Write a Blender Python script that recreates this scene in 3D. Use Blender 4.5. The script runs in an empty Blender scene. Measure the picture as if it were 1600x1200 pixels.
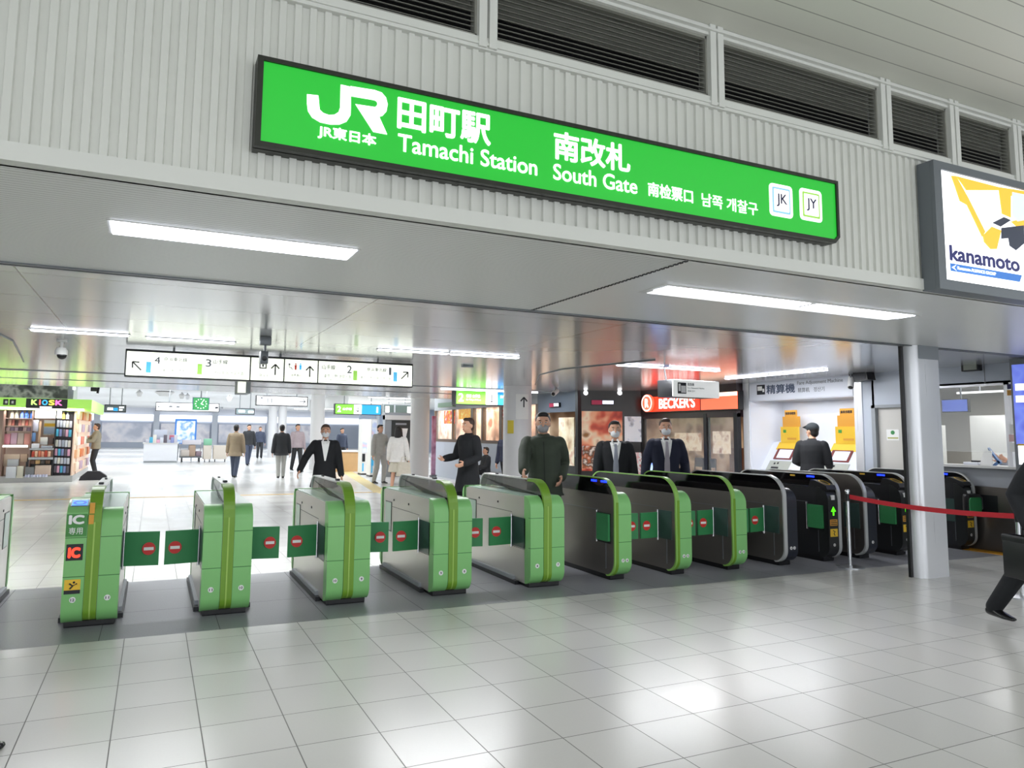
import bpy, bmesh, math, random
from mathutils import Vector, Matrix
random.seed(7)
S = bpy.context.scene
COL = S.collection
PI = math.pi

# ------------------------------------------------------------------ camera frame (from the vanishing points of the photograph)
RM = ((0.91216697, 0.05140104, 0.40658253),
      (-0.40964594, 0.08555029, 0.90822428),
      (0.01190042, -0.99500708, 0.09909237))
PX, PY, FO, EYE = 743.846, 566.777, 1117.075, 1.6

def ray(p):
    c = (p[0] - PX, p[1] - PY, FO)
    return [sum(RM[i][j] * c[j] for j in range(3)) for i in range(3)]
def FL(px, py, z=0.0):
    d = ray((px, py)); t = (z - EYE) / d[2]
    return Vector((d[0] * t, d[1] * t, z))
def AY(px, py, Y):
    d = ray((px, py)); t = Y / d[1]
    return Vector((d[0] * t, Y, EYE + d[2] * t))
def AX(px, py, X):
    d = ray((px, py)); t = X / d[0]
    return Vector((X, d[1] * t, EYE + d[2] * t))

cam = bpy.data.cameras.new('camera'); cam.sensor_width = 36.0
cam.lens = FO / 1600 * 36.0
cam.shift_x = (800 - PX) / 1600; cam.shift_y = -(600 - PY) / 1600
cam.clip_end = 500; cam.clip_start = 0.05
co = bpy.data.objects.new('camera', cam); COL.objects.link(co)
m = Matrix.Identity(4)
for i in range(3):
    m[i][0] = RM[i][0]; m[i][1] = -RM[i][1]; m[i][2] = -RM[i][2]
m[2][3] = EYE
co.matrix_world = m
S.camera = co

# ------------------------------------------------------------------ materials
def lin(c):
    c = c / 255.0
    return c / 12.92 if c <= 0.04045 else ((c + 0.055) / 1.055) ** 2.4
def rgb(r, g, b): return (lin(r), lin(g), lin(b), 1.0)
MATS = {}
def mat(name, c, rough=0.5, metal=0.0, emit=0.0, ecol=None, noise=0.0, nscale=8.0, bump=0.0, alpha=1.0, spec=0.5, trans=0.0, coat=0.0):
    if name in MATS: return MATS[name]
    M = bpy.data.materials.new(name); M.use_nodes = True
    N = M.node_tree.nodes; L = M.node_tree.links
    b = N['Principled BSDF']
    col = rgb(*c)
    b.inputs['Base Color'].default_value = col
    b.inputs['Roughness'].default_value = rough
    b.inputs['Metallic'].default_value = metal
    b.inputs['Specular IOR Level'].default_value = spec
    b.inputs['Alpha'].default_value = alpha
    b.inputs['Transmission Weight'].default_value = trans
    b.inputs['Coat Weight'].default_value = coat
    if emit:
        b.inputs['Emission Color'].default_value = rgb(*(ecol or c))
        b.inputs['Emission Strength'].default_value = emit
    if noise or bump:
        tc = N.new('ShaderNodeTexCoord'); nz = N.new('ShaderNodeTexNoise')
        nz.inputs['Scale'].default_value = nscale; nz.inputs['Detail'].default_value = 4
        L.new(tc.outputs['Object'], nz.inputs['Vector'])
        if noise:
            mx = N.new('ShaderNodeMix'); mx.data_type = 'RGBA'
            mx.inputs['A'].default_value = tuple(x * (1 - noise) for x in col[:3]) + (1,)
            mx.inputs['B'].default_value = tuple(min(1, x * (1 + noise)) for x in col[:3]) + (1,)
            L.new(nz.outputs['Fac'], mx.inputs['Factor']); L.new(mx.outputs['Result'], b.inputs['Base Color'])
        if bump:
            bp = N.new('ShaderNodeBump'); bp.inputs['Strength'].default_value = bump; bp.inputs['Distance'].default_value = 0.01
            L.new(nz.outputs['Fac'], bp.inputs['Height']); L.new(bp.outputs['Normal'], b.inputs['Normal'])
    MATS[name] = M
    return M

def math_node(N, L, op, a, b=None, c=None):
    n = N.new('ShaderNodeMath'); n.operation = op
    for i, v in enumerate((a, b, c)):
        if v is None: continue
        if isinstance(v, (int, float)): n.inputs[i].default_value = v
        else: L.new(v, n.inputs[i])
    return n.outputs[0]

def tile_mat(name, c, joint, pitch, x0, y0, w=0.006, rough=0.2, var=0.03, heavy=0, speck=0.05, spec=0.5):
    """square tiles: thin joints, a slight tone of its own for each tile, fine speckle"""
    M = bpy.data.materials.new(name); M.use_nodes = True
    N = M.node_tree.nodes; L = M.node_tree.links; b = N['Principled BSDF']
    g = N.new('ShaderNodeNewGeometry'); sp = N.new('ShaderNodeSeparateXYZ'); L.new(g.outputs['Position'], sp.inputs[0])
    u = math_node(N, L, 'DIVIDE', math_node(N, L, 'SUBTRACT', sp.outputs['X'], x0), pitch)
    v = math_node(N, L, 'DIVIDE', math_node(N, L, 'SUBTRACT', sp.outputs['Y'], y0), pitch)
    def edge(t):
        f = math_node(N, L, 'FRACT', t)
        d = math_node(N, L, 'MINIMUM', f, math_node(N, L, 'SUBTRACT', 1.0, f))
        return math_node(N, L, 'MULTIPLY', d, pitch)
    dm = math_node(N, L, 'MINIMUM', edge(u), edge(v))
    j = math_node(N, L, 'LESS_THAN', dm, w / 2)
    cb = N.new('ShaderNodeCombineXYZ')
    L.new(math_node(N, L, 'FLOOR', u), cb.inputs[0]); L.new(math_node(N, L, 'FLOOR', v), cb.inputs[1])
    wn = N.new('ShaderNodeTexWhiteNoise'); wn.noise_dimensions = '3D'; L.new(cb.outputs[0], wn.inputs['Vector'])
    nz = N.new('ShaderNodeTexNoise'); nz.inputs['Scale'].default_value = 90; nz.inputs['Detail'].default_value = 3
    L.new(g.outputs['Position'], nz.inputs['Vector'])
    k = math_node(N, L, 'ADD', math_node(N, L, 'MULTIPLY', wn.outputs['Value'], var),
                  math_node(N, L, 'MULTIPLY', nz.outputs['Fac'], speck))
    k = math_node(N, L, 'ADD', k, 1 - var / 2 - speck / 2)
    vm = N.new('ShaderNodeVectorMath'); vm.operation = 'SCALE'
    vm.inputs[0].default_value = rgb(*c)[:3]; L.new(k, vm.inputs['Scale'])
    mx = N.new('ShaderNodeMix'); mx.data_type = 'RGBA'
    L.new(j, mx.inputs['Factor']); L.new(vm.outputs[0], mx.inputs['A']); mx.inputs['B'].default_value = rgb(*joint)
    L.new(mx.outputs['Result'], b.inputs['Base Color'])
    L.new(math_node(N, L, 'ADD', math_node(N, L, 'MULTIPLY', j, 0.4), math_node(N, L, 'ADD', math_node(N, L, 'MULTIPLY', wn.outputs['Value'], 0.06), rough)), b.inputs['Roughness'])
    b.inputs['Specular IOR Level'].default_value = spec
    MATS[name] = M
    return M

def panel_mat(name, c, seam, px, py, x0, y0, w, rough, metal=0.0, wav=0.0, spec=0.5, stretch=1.0):
    """ceiling panels: seams at px along X and py along Y (0 = none); wav ripples the gloss"""
    M = bpy.data.materials.new(name); M.use_nodes = True
    N = M.node_tree.nodes; L = M.node_tree.links; b = N['Principled BSDF']
    g = N.new('ShaderNodeNewGeometry'); sp = N.new('ShaderNodeSeparateXYZ'); L.new(g.outputs['Position'], sp.inputs[0])
    ds = []
    for ax, p, o in (('X', px, x0), ('Y', py, y0)):
        if not p: continue
        t = math_node(N, L, 'FRACT', math_node(N, L, 'DIVIDE', math_node(N, L, 'SUBTRACT', sp.outputs[ax], o), p))
        ds.append(math_node(N, L, 'MULTIPLY', math_node(N, L, 'MINIMUM', t, math_node(N, L, 'SUBTRACT', 1.0, t)), p))
    d = ds[0] if len(ds) == 1 else math_node(N, L, 'MINIMUM', ds[0], ds[1])
    j = math_node(N, L, 'LESS_THAN', d, w / 2)
    mx = N.new('ShaderNodeMix'); mx.data_type = 'RGBA'
    L.new(j, mx.inputs['Factor']); mx.inputs['A'].default_value = rgb(*c); mx.inputs['B'].default_value = rgb(*seam)
    L.new(mx.outputs['Result'], b.inputs['Base Color'])
    b.inputs['Roughness'].default_value = rough; b.inputs['Metallic'].default_value = metal
    b.inputs['Specular IOR Level'].default_value = spec
    if wav:
        mp = N.new('ShaderNodeMapping'); mp.inputs['Scale'].default_value = (1.0, stretch, 1.0); L.new(g.outputs['Position'], mp.inputs[0])
        nz = N.new('ShaderNodeTexNoise'); nz.inputs['Scale'].default_value = 1.4; nz.inputs['Detail'].default_value = 2
        L.new(mp.outputs[0], nz.inputs['Vector'])
        bp = N.new('ShaderNodeBump'); bp.inputs['Strength'].default_value = wav; bp.inputs['Distance'].default_value = 0.02
        L.new(nz.outputs['Fac'], bp.inputs['Height']); L.new(bp.outputs['Normal'], b.inputs['Normal'])
    MATS[name] = M
    return M

def brushed(name, c, rough=0.28, metal=0.9, axis=2, streak=60.0, amp=0.12):
    M = mat(name, c, rough, metal)
    N = M.node_tree.nodes; L = M.node_tree.links; b = N['Principled BSDF']
    tc = N.new('ShaderNodeTexCoord'); mp = N.new('ShaderNodeMapping')
    sc = [streak] * 3; sc[axis] = 1.0
    mp.inputs['Scale'].default_value = sc; L.new(tc.outputs['Object'], mp.inputs[0])
    nz = N.new('ShaderNodeTexNoise'); nz.inputs['Scale'].default_value = 1.0; L.new(mp.outputs[0], nz.inputs['Vector'])
    L.new(math_node(N, L, 'ADD', math_node(N, L, 'MULTIPLY', nz.outputs['Fac'], amp), rough - amp / 2), b.inputs['Roughness'])
    return M

def picture_mat(name, cols, scale=5.0, rough=0.4, emit=0.0, seed=0.0):
    """a blurred printed picture: soft patches of the given colours"""
    M = bpy.data.materials.new(name); M.use_nodes = True
    N = M.node_tree.nodes; L = M.node_tree.links; b = N['Principled BSDF']
    tc = N.new('ShaderNodeTexCoord'); mp = N.new('ShaderNodeMapping'); mp.inputs['Location'].default_value = (seed, seed * .7, seed * 1.3)
    L.new(tc.outputs['Object'], mp.inputs[0])
    nz = N.new('ShaderNodeTexNoise'); nz.inputs['Scale'].default_value = scale; nz.inputs['Detail'].default_value = 2
    L.new(mp.outputs[0], nz.inputs['Vector'])
    cr = N.new('ShaderNodeValToRGB'); e = cr.color_ramp.elements
    n = len(cols)
    while len(e) < n: e.new(0.5)
    for i, c in enumerate(cols):
        e[i].position = 0.3 + 0.4 * i / max(1, n - 1); e[i].color = rgb(*c)
    L.new(nz.outputs['Fac'], cr.inputs[0]); L.new(cr.outputs[0], b.inputs['Base Color'])
    b.inputs['Roughness'].default_value = rough
    if emit:
        L.new(cr.outputs[0], b.inputs['Emission Color']); b.inputs['Emission Strength'].default_value = emit
    MATS[name] = M
    return M

# ------------------------------------------------------------------ mesh builder
class MB:
    def __init__(s): s.v = []; s.f = []; s.m = []; s.cur = 0
    def add(s, vs, fs):
        o = len(s.v); s.v += [tuple(v) for v in vs]
        s.f += [tuple(i + o for i in f) for f in fs]; s.m += [s.cur] * len(fs)
    def box(s, x0, x1, y0, y1, z0, z1):
        x0, x1 = min(x0, x1), max(x0, x1); y0, y1 = min(y0, y1), max(y0, y1); z0, z1 = min(z0, z1), max(z0, z1)
        s.add([(x, y, z) for x in (x0, x1) for y in (y0, y1) for z in (z0, z1)],
              [(0, 1, 3, 2), (4, 6, 7, 5), (0, 4, 5, 1), (2, 3, 7, 6), (0, 2, 6, 4), (1, 5, 7, 3)])
    def bbox(s, x0, x1, y0, y1, z0, z1, r=0.01):
        """box with its vertical and horizontal edges chamfered"""
        bm = bmesh.new(); bmesh.ops.create_cube(bm, size=1)
        for v in bm.verts:
            v.co = Vector(((x0 + x1) / 2 + v.co.x * (x1 - x0), (y0 + y1) / 2 + v.co.y * (y1 - y0), (z0 + z1) / 2 + v.co.z * (z1 - z0)))
        bmesh.ops.bevel(bm, geom=list(bm.edges), offset=r, segments=2, profile=0.5, affect='EDGES')
        bm.verts.index_update()
        s.add([v.co[:] for v in bm.verts], [[v.index for v in f.verts] for f in bm.faces]); bm.free()
    def prism(s, poly, t0, t1, ax='x'):
        """poly in the two other axes, in cyclic order (x: y,z  y: x,z  z: x,y)"""
        n = len(poly)
        def P(a, b, t): return {'x': (t, a, b), 'y': (a, t, b), 'z': (a, b, t)}[ax]
        s.add([P(a, b, t0) for a, b in poly] + [P(a, b, t1) for a, b in poly],
              [tuple(range(n - 1, -1, -1)), tuple(range(n, 2 * n))] + [(i, (i + 1) % n, n + (i + 1) % n, n + i) for i in range(n)])
    def tube(s, pts, rad, seg=12, side=(1, 0, 0), dome=False):
        pts = [Vector(p) for p in pts]; n = len(pts)
        rad = [r if isinstance(r, (tuple, list)) else (r, r) for r in (rad if isinstance(rad, list) else [rad] * n)]
        if dome:
            d0 = (pts[0] - pts[1]).normalized(); d1 = (pts[-1] - pts[-2]).normalized()
            r0, r1 = min(rad[0]), min(rad[-1])
            P, Q = [], []
            for a in (75, 50, 25):
                P.append(pts[0] + d0 * r0 * math.sin(math.radians(a))); Q.append(tuple(x * math.cos(math.radians(a)) for x in rad[0]))
            P += pts; Q += rad
            for a in (25, 50, 75):
                P.append(pts[-1] + d1 * r1 * math.sin(math.radians(a))); Q.append(tuple(x * math.cos(math.radians(a)) for x in rad[-1]))
            pts, rad = P, Q; n = len(pts)
        vs = []; side = Vector(side)
        for i, p in enumerate(pts):
            t = (pts[min(i + 1, n - 1)] - pts[max(i - 1, 0)]).normalized()
            u = side - t * side.dot(t)
            if u.length < 1e-3:
                u = Vector((0, 1, 0)) - t * t.y
            if u.length < 1e-3: u = Vector((0, 0, 1)) - t * t.z
            u.normalize(); w = t.cross(u)
            for k in range(seg):
                a = 2 * PI * k / seg
                vs.append(p + u * (rad[i][0] * math.cos(a)) + w * (rad[i][1] * math.sin(a)))
        fs = [(i * seg + k, i * seg + (k + 1) % seg, (i + 1) * seg + (k + 1) % seg, (i + 1) * seg + k) for i in range(n - 1) for k in range(seg)]
        fs += [tuple(range(seg - 1, -1, -1)), tuple((n - 1) * seg + k for k in range(seg))]
        s.add(vs, fs)
    def ell(s, c, r, rot=None, nu=14, nv=9):
        vs = []; fs = []
        for j in range(nv + 1):
            th = PI * j / nv
            for i in range(nu):
                ph = 2 * PI * i / nu
                v = Vector((r[0] * math.sin(th) * math.cos(ph), r[1] * math.sin(th) * math.sin(ph), r[2] * math.cos(th)))
                if rot: v = rot @ v
                vs.append(v + Vector(c))
        for j in range(nv):
            for i in range(nu):
                fs.append((j * nu + i, (j + 1) * nu + i, (j + 1) * nu + (i + 1) % nu, j * nu + (i + 1) % nu))
        s.add(vs, fs)
    def disc(s, c, r, n, th, seg=20):
        n = Vector(n).normalized(); c = Vector(c)
        s.tube([c - n * th / 2, c + n * th / 2], r, seg)
    def lathe(s, c, prof, seg=20):
        s.tube([(c[0], c[1], c[2] + z) for r, z in prof], [max(r, 1e-4) for r, z in prof], seg)
    def xf(s, M):
        s.v = [tuple(M @ Vector(v)) for v in s.v]; return s
    def mesh(s, name, mats):
        me = bpy.data.meshes.new(name); me.from_pydata(s.v, [], s.f)
        mats = mats if isinstance(mats, (list, tuple)) else [mats]
        for q in mats: me.materials.append(q)
        if len(mats) > 1: me.polygons.foreach_set('material_index', s.m)
        bm = bmesh.new(); bm.from_mesh(me); bmesh.ops.recalc_face_normals(bm, faces=bm.faces); bm.to_mesh(me); bm.free()
        me.update(); return me
    def build(s, name, mats, parent=None, smooth=False, loc=None):
        me = s.mesh(name, mats)
        o = bpy.data.objects.new(name, me); COL.objects.link(o)
        if parent is not None: o.parent = parent
        if loc is not None: o.location = loc
        if smooth:
            for p in me.polygons: p.use_smooth = True
            try:
                me.set_sharp_from_angle(angle=math.radians(38))
            except Exception: pass
        return o

def rr(y0, y1, z0, z1, ft=.1, fb=.1, bt=.1, bb=.1, n=8):
    """rounded side outline, clockwise from the back top: front = small y"""
    P = []
    def arc(cy, cz, r, a0, a1):
        for i in range(n + 1):
            a = math.radians(a0 + (a1 - a0) * i / n); P.append((cy + r * math.cos(a), cz + r * math.sin(a)))
    arc(y1 - bt, z1 - bt, bt, 0, 90); arc(y0 + ft, z1 - ft, ft, 90, 180)
    arc(y0 + fb, z0 + fb, fb, 180, 270); arc(y1 - bb, z0 + bb, bb, 270, 360)
    return P

# ------------------------------------------------------------------ things, parts, structure
def tag(o, label, cat, group=None, kind=None):
    o['label'] = label; o['category'] = cat
    if group: o['group'] = group
    if kind: o['kind'] = kind
    return o
def thing(name, label, cat, loc=(0, 0, 0), rz=0.0, group=None):
    o = bpy.data.objects.new(name, None); COL.objects.link(o); o.empty_display_size = 0.1
    o.location = loc; o.rotation_euler = (0, 0, rz)
    return tag(o, label, cat, group)
def structure(o, label=None):
    o['kind'] = 'structure'
    if label: o['label'] = label
    return o
def sbox(name, m, x0, x1, y0, y1, z0, z1, label=None):
    b = MB(); b.box(x0, x1, y0, y1, z0, z1); return structure(b.build(name, m), label)
def copy_tree(o, parent=None):
    c = o.copy(); COL.objects.link(c)
    if parent is not None: c.parent = parent
    for ch in list(o.children): copy_tree(ch, c)
    return c
ORD = ['first', 'second', 'third', 'fourth', 'fifth', 'sixth', 'seventh', 'eighth', 'ninth', 'tenth', 'eleventh', 'twelfth']

# ------------------------------------------------------------------ lettering
def text_mesh(s, bold=0.0, ext=0.02):
    c = bpy.data.curves.new('lettering', 'FONT'); c.body = s; c.size = 1; c.extrude = ext; c.resolution_u = 4
    o = bpy.data.objects.new('lettering', c); COL.objects.link(o)
    bpy.context.view_layer.update()
    me = bpy.data.meshes.new_from_object(o.evaluated_get(bpy.context.evaluated_depsgraph_get()))
    bpy.data.objects.remove(o); bpy.data.curves.remove(c)
    if bold:      # heavier strokes: the outline laid over itself a little to each side
        bm = bmesh.new()
        for a in range(8):
            k0 = len(bm.verts); bm.from_mesh(me); bm.verts.ensure_lookup_table()
            for v in bm.verts[k0:]: v.co.x += bold * math.cos(a * PI / 4); v.co.y += bold * math.sin(a * PI / 4); v.co.z += .003 * (a + 1)
        bm.to_mesh(me); bm.free()
    return me
def text(s, o, u, v, w, h, m, parent, bold=0.0, th=0.002, name='lettering', shear=0):
    """lettering whose ink fills w x h, lower left corner at o, along u and v (world axes of the parent's space)"""
    me = text_mesh(s, bold)
    xs = [q.co.x for q in me.vertices]; ys = [q.co.y for q in me.vertices]
    x0, x1, y0, y1 = min(xs), max(xs), min(ys), max(ys)
    o, u, v = Vector(o), Vector(u).normalized(), Vector(v).normalized(); n = u.cross(v)
    for q in me.vertices:
        a = (q.co.x - x0) / max(1e-6, x1 - x0) * w; b = (q.co.y - y0) / max(1e-6, y1 - y0) * h
        q.co = o + u * (a + shear * b) + v * b + n * (q.co.z / 0.02 * th / 2 + th / 2)
    me.materials.clear(); me.materials.append(m)
    ob = bpy.data.objects.new(name, me); COL.objects.link(ob)
    if parent is not None: ob.parent = parent
    return ob
def text_px(s, p0, p1, plane, val, m, parent, bold=0.0, off=0.002, th=0.002):
    """lettering between photo corners p0 (lower left) and p1 (upper right) on the plane Y=val or X=val, in front of its surface"""
    if plane == 'Y':
        a, b = AY(p0[0], p0[1], val), AY(p1[0], p1[1], val); w = b.x - a.x; u = (1, 0, 0); a.y -= off
    else:
        a, b = AX(p0[0], p0[1], val), AX(p1[0], p1[1], val); w = a.y - b.y; u = (0, -1, 0); a.x -= off
    par = parent.matrix_basis.translation if parent is not None else Vector()
    return text(s, a - par, u, (0, 0, 1), w, b.z - a.z, m, parent, bold, th)
def wp(b, name, mats, root, smooth=False):
    """a part given in world coordinates, moved into the space of its thing"""
    l = root.location
    q = root
    off = Vector(root.location)
    while q.parent is not None:
        q = q.parent; off = off + Vector(q.location)
    b.v = [(x - off.x, y - off.y, z - off.z) for x, y, z in b.v]
    return b.build(name, mats, root, smooth)
def wbox(name, m, root, *a, r=None):
    b = MB()
    if r: b.bbox(*a, r)
    else: b.box(*a)
    return wp(b, name, m, root, smooth=bool(r))

# ------------------------------------------------------------------ palette
WHITE = mat('white_paint', (222, 222, 220), 0.5)
CREAM = mat('fascia_paint', (222, 223, 217), 0.42, noise=0.05, nscale=3)
CREAM_TRIM = mat('fascia_trim_paint', (226, 227, 222), 0.4)
LOUVRE = mat('louvre_metal', (158, 158, 150), 0.55, 0.2)
DARK = mat('shade_black', (14, 14, 14), 0.9)
BLACK = mat('black_plastic', (22, 22, 24), 0.35)
BLACKG = mat('black_gloss', (10, 10, 12), 0.08, coat=0.4)
CHAR = mat('charcoal_metal', (44, 45, 48), 0.4, 0.4)
GREYM = mat('grey_metal', (120, 124, 128), 0.4, 0.5)
GREYP = mat('grey_paint', (150, 155, 160), 0.45)
STEEL = brushed('brushed_steel', (196, 198, 202), 0.3, 0.95, axis=0, streak=90)
STEELV = brushed('brushed_steel_upright', (240, 241, 245), 0.3, 0.4, axis=2, streak=70)
DSTEEL = brushed('dark_steel', (126, 122, 117), 0.34, 0.7, axis=1, streak=90)
BSTEEL = brushed('bronze_grey_steel', (128, 122, 116), 0.32, 0.8, axis=1, streak=90)
CHROME = mat('chrome', (215, 217, 220), 0.12, 1.0)
GREEN = mat('cap_green', (132, 196, 120), 0.35, noise=0.04, nscale=6)
GREEND = mat('cap_green_dark', (64, 124, 62), 0.5)
RIM = mat('rim_silver', (206, 208, 206), 0.3, 0.35)
ARCHG = mat('arch_green', (138, 186, 90), 0.3)
OLIVE = mat('olive_stripe', (112, 156, 42), 0.35)
OLIVEL = mat('olive_stripe_line', (160, 196, 92), 0.35)
PALEG = mat('pale_green_top', (168, 190, 176), 0.22)
FLAPG = mat('flap_green', (54, 138, 82), 0.5, noise=0.05, nscale=20)
RECESS = mat('flap_recess', (58, 78, 74), 0.3)
RED = mat('sign_red', (206, 44, 40), 0.45)
TAPE = mat('belt_red', (200, 36, 48), 0.6)
YEL = mat('sticker_yellow', (240, 196, 56), 0.5)
ORG = mat('sticker_orange', (222, 160, 60), 0.5)
PAPER = mat('paper_white', (240, 240, 238), 0.6)
INK = mat('ink_dark', (36, 38, 44), 0.6)
INKB = mat('ink_navy', (36, 40, 84), 0.6)
INKG = mat('ink_grey', (120, 124, 130), 0.6)
SMOKE = mat('smoked_panel', (70, 74, 66), 0.08, alpha=0.62, spec=0.6)
LIGHT = mat('lamp_tube', (240, 244, 255), 0.4, emit=10.0, ecol=(236, 240, 255))
LIGHTF = mat('lamp_tube_far', (240, 244, 255), 0.4, emit=9.0, ecol=(236, 240, 255))
BLUELED = mat('blue_lamp', (20, 40, 255), 0.4, emit=5.0, ecol=(16, 40, 255))
GREENLED = mat('green_lamp', (90, 230, 30), 0.4, emit=1.6, ecol=(80, 230, 20))
REDLED = mat('red_lamp', (255, 50, 30), 0.4, emit=2.0, ecol=(255, 60, 40))
SIGNG = mat('lit_green', (24, 150, 40), 0.35, emit=0.85, ecol=(34, 172, 50))
SIGNW = mat('lit_white', (250, 250, 250), 0.4, emit=1.5, ecol=(250, 252, 255))
SIGNC = mat('lit_cream', (244, 248, 232), 0.4, emit=0.9, ecol=(246, 250, 234))
SIGNL = mat('lit_lime', (130, 220, 70), 0.4, emit=0.9, ecol=(128, 222, 70))
SIGNB = mat('lit_blue', (40, 160, 230), 0.4, emit=0.8, ecol=(40, 160, 232))
SIGNR = mat('lit_red', (255, 70, 40), 0.4, emit=1.15, ecol=(255, 60, 32))
SKYB = mat('line_sky_blue', (70, 176, 224), 0.5, emit=0.25)
LIME = mat('line_lime', (150, 210, 80), 0.5, emit=0.25)
BLUEG = mat('blue_grey_panel', (188, 196, 208), 0.4)
WOOD = mat('counter_wood', (206, 168, 120), 0.5, noise=0.12, nscale=5)
BROWN = mat('brown_wood', (128, 72, 38), 0.45, noise=0.15, nscale=6)
GLASSM = mat('window_glass', (235, 240, 240), 0.03, alpha=0.14, spec=0.6)

ZC = 2.715          # height of the lower ceiling
YF = 3.44           # plane of the fascia
YS = 5.62           # where the soffit meets the glossy ceiling
YE = 21.35          # far edge of the glossy ceiling
ZU = 4.27           # upper ceiling over the near hall

# ------------------------------------------------------------------ floors
T1 = tile_mat('floor_tile', (208, 207, 202), (108, 107, 102), 0.4375, -0.56, 4.74, 0.006, 0.2, 0.035, spec=0.5)
T2 = tile_mat('far_floor_tile', (232, 232, 230), (160, 160, 160), 0.4375 * 2, -0.56, 4.74, 0.008, 0.16, 0.03)
GRAN = tile_mat('granite_tile', (134, 135, 140), (98, 98, 100), 0.875, -0.30, 6.29, 0.006, 0.3, 0.05, speck=0.5, spec=0.4)
sbox('floor', T1, -14, 24, -10, 6.29, -0.3, 0, 'pale cream tiled floor in front of the gates')
sbox('floor.001', GRAN, -14, 24, 6.29, 8.55, -0.3, 0, 'grey granite strip under the ticket gates')
sbox('floor.002', T1, -14, 24, 8.55, 20, -0.3, 0, 'pale tiled floor behind the gates')
sbox('floor.003', T2, -14, 45, 20, 80, -0.3, 0, 'white tiled floor of the far hall')
YTAC = mat('tactile_yellow', (214, 176, 84), 0.6)
b = MB(); b.box(-12, 9.0, 18.9, 19.05, 0, 0.003); structure(b.build('trim_1', YTAC), 'thin yellow line across the far floor')
YT2 = mat('tactile_pale_yellow', (226, 208, 150), 0.6, noise=0.06, nscale=30)
b = MB()
b.prism([(5.55, 19.2), (5.95, 19.2), (7.9, 31.5), (7.45, 31.5)], 0, 0.004, 'z'); b.prism([(5.55, 19.2), (5.95, 19.2), (5.95, 18.3), (5.55, 18.3)], 0, 0.004, 'z')
structure(b.build('trim_2', YT2), 'pale yellow tactile path on the far floor')
YFL = mat('floor_yellow', (222, 160, 40), 0.6)

# ------------------------------------------------------------------ near hall: fascia, louvres, soffit, ceilings
X0, X1 = -9.0, 15.0
b = MB(); pit = 0.0742; n = int((X1 - X0) / pit)
pts = []
for i in range(n):
    x = X0 + i * pit
    pts += [(x, 0.016), (x + 0.034, 0.016), (x + 0.038, 0), (x + 0.0702, 0)]
vs = []; fs = []
for (x, d) in pts:
    vs += [(x, YF + d, ZC + 0.075), (x, YF + d, 3.725)]
for i in range(len(pts) - 1): fs.append((2 * i, 2 * i + 2, 2 * i + 3, 2 * i + 1))
b.add(vs, fs); b.box(X0, X1, YF + 0.03, YF + 0.09, ZC, 3.75)
structure(b.build('wall_front', CREAM), 'cream ribbed metal fascia above the gates')
b = MB(); b.box(X0, X1, YF - 0.012, YF + 0.06, ZC - 0.003, ZC + 0.078)
structure(b.build('trim_3', CREAM_TRIM), 'smooth edge strip under the ribbed fascia')
b = MB(); b.box(X0, X1, YF - 0.02, YF + 0.09, 3.715, 3.785); b.box(X0, X1, YF - 0.03, YF - 0.02, 3.735, 3.75)
structure(b.build('trim_4', CREAM_TRIM), 'sill under the louvre band')
ZL0, ZL1 = 3.785, 4.20
b = MB(); b.box(X0, X1, YF - 0.02, YF + 0.09, ZL1, ZU - 0.002); b.box(X0, X1, YF - 0.05, YF - 0.02, ZL1 + 0.02, ZL1 + 0.035)
structure(b.build('trim_5', CREAM_TRIM), 'head strip above the louvre band')
b = MB(); b.box(X0, X1, YF + 0.5, YF + 0.55, 3.7, 4.4); b.box(X0, X1, YF + 0.09, YF + 0.5, 4.36, 4.4); b.box(X0, X1, YF + 0.1, YF + 0.5, 3.60, 3.64); structure(b.build('wall_back', DARK), 'black closed box keeping light out behind the louvres')  # near-black stands in for shade; top and bottom added to block sky light
mull = [-6.62, -4.98, -3.34, -1.70, -0.06, 1.575, 3.215, 4.835, 5.63, 6.45, 7.27, 8.9, 10.5, 12.1, 13.7]
for i, x in enumerate(mull):
    b = MB(); b.prism([(x - 0.055, YF - 0.036), (x - 0.008, YF - 0.036), (x - 0.008, YF), (x + 0.008, YF), (x + 0.008, YF - 0.036), (x + 0.055, YF - 0.036), (x + 0.055, YF + 0.08), (x - 0.055, YF + 0.08)], ZL0 - 0.062, ZU - 0.001, 'z')
    structure(b.build('trim_6' if i == 0 else 'trim_6.%03d' % i, CREAM_TRIM), 'mullion between two louvres')
where = {4: 'far left louvre at the top edge of the photo, left of the first full louvre', 5: 'long dark louvre above the middle of the green station sign', 6: 'long dark louvre above the right end of the green station sign',
         7: 'short dark louvre between the green sign and the excavator light box', 8: 'short dark louvre above the left end of the excavator light box', 9: 'dark louvre at the right edge of the photo, above the excavator light box'}
for i in range(4, 10):
    xa, xb = mull[i] + 0.055, mull[i + 1] - 0.055
    t = thing('louvre', where[i], 'louvre', ((xa + xb) / 2, YF + 0.02, ZL0), group='louvres above the fascia')
    b = MB()
    b.box(xa, xb, YF - 0.0, YF + 0.06, ZL0, ZL0 + 0.02); b.box(xa, xb, YF, YF + 0.06, ZL1 - 0.018, ZL1)
    b.box(xa, xa + 0.012, YF, YF + 0.06, ZL0, ZL1); b.box(xb - 0.012, xb, YF, YF + 0.06, ZL0, ZL1)
    wp(b, 'frame', LOUVRE, t)
    b = MB(); k = 13
    for j in range(k):
        z = ZL0 + 0.035 + j * (ZL1 - ZL0 - 0.06) / (k - 1)
        b.prism([(YF + 0.012, z), (YF + 0.016, z + 0.006), (YF + 0.055, z + 0.026), (YF + 0.051, z + 0.020)], xa + 0.01, xb - 0.01, 'x')
    wp(b, 'slats', LOUVRE, t)
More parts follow.
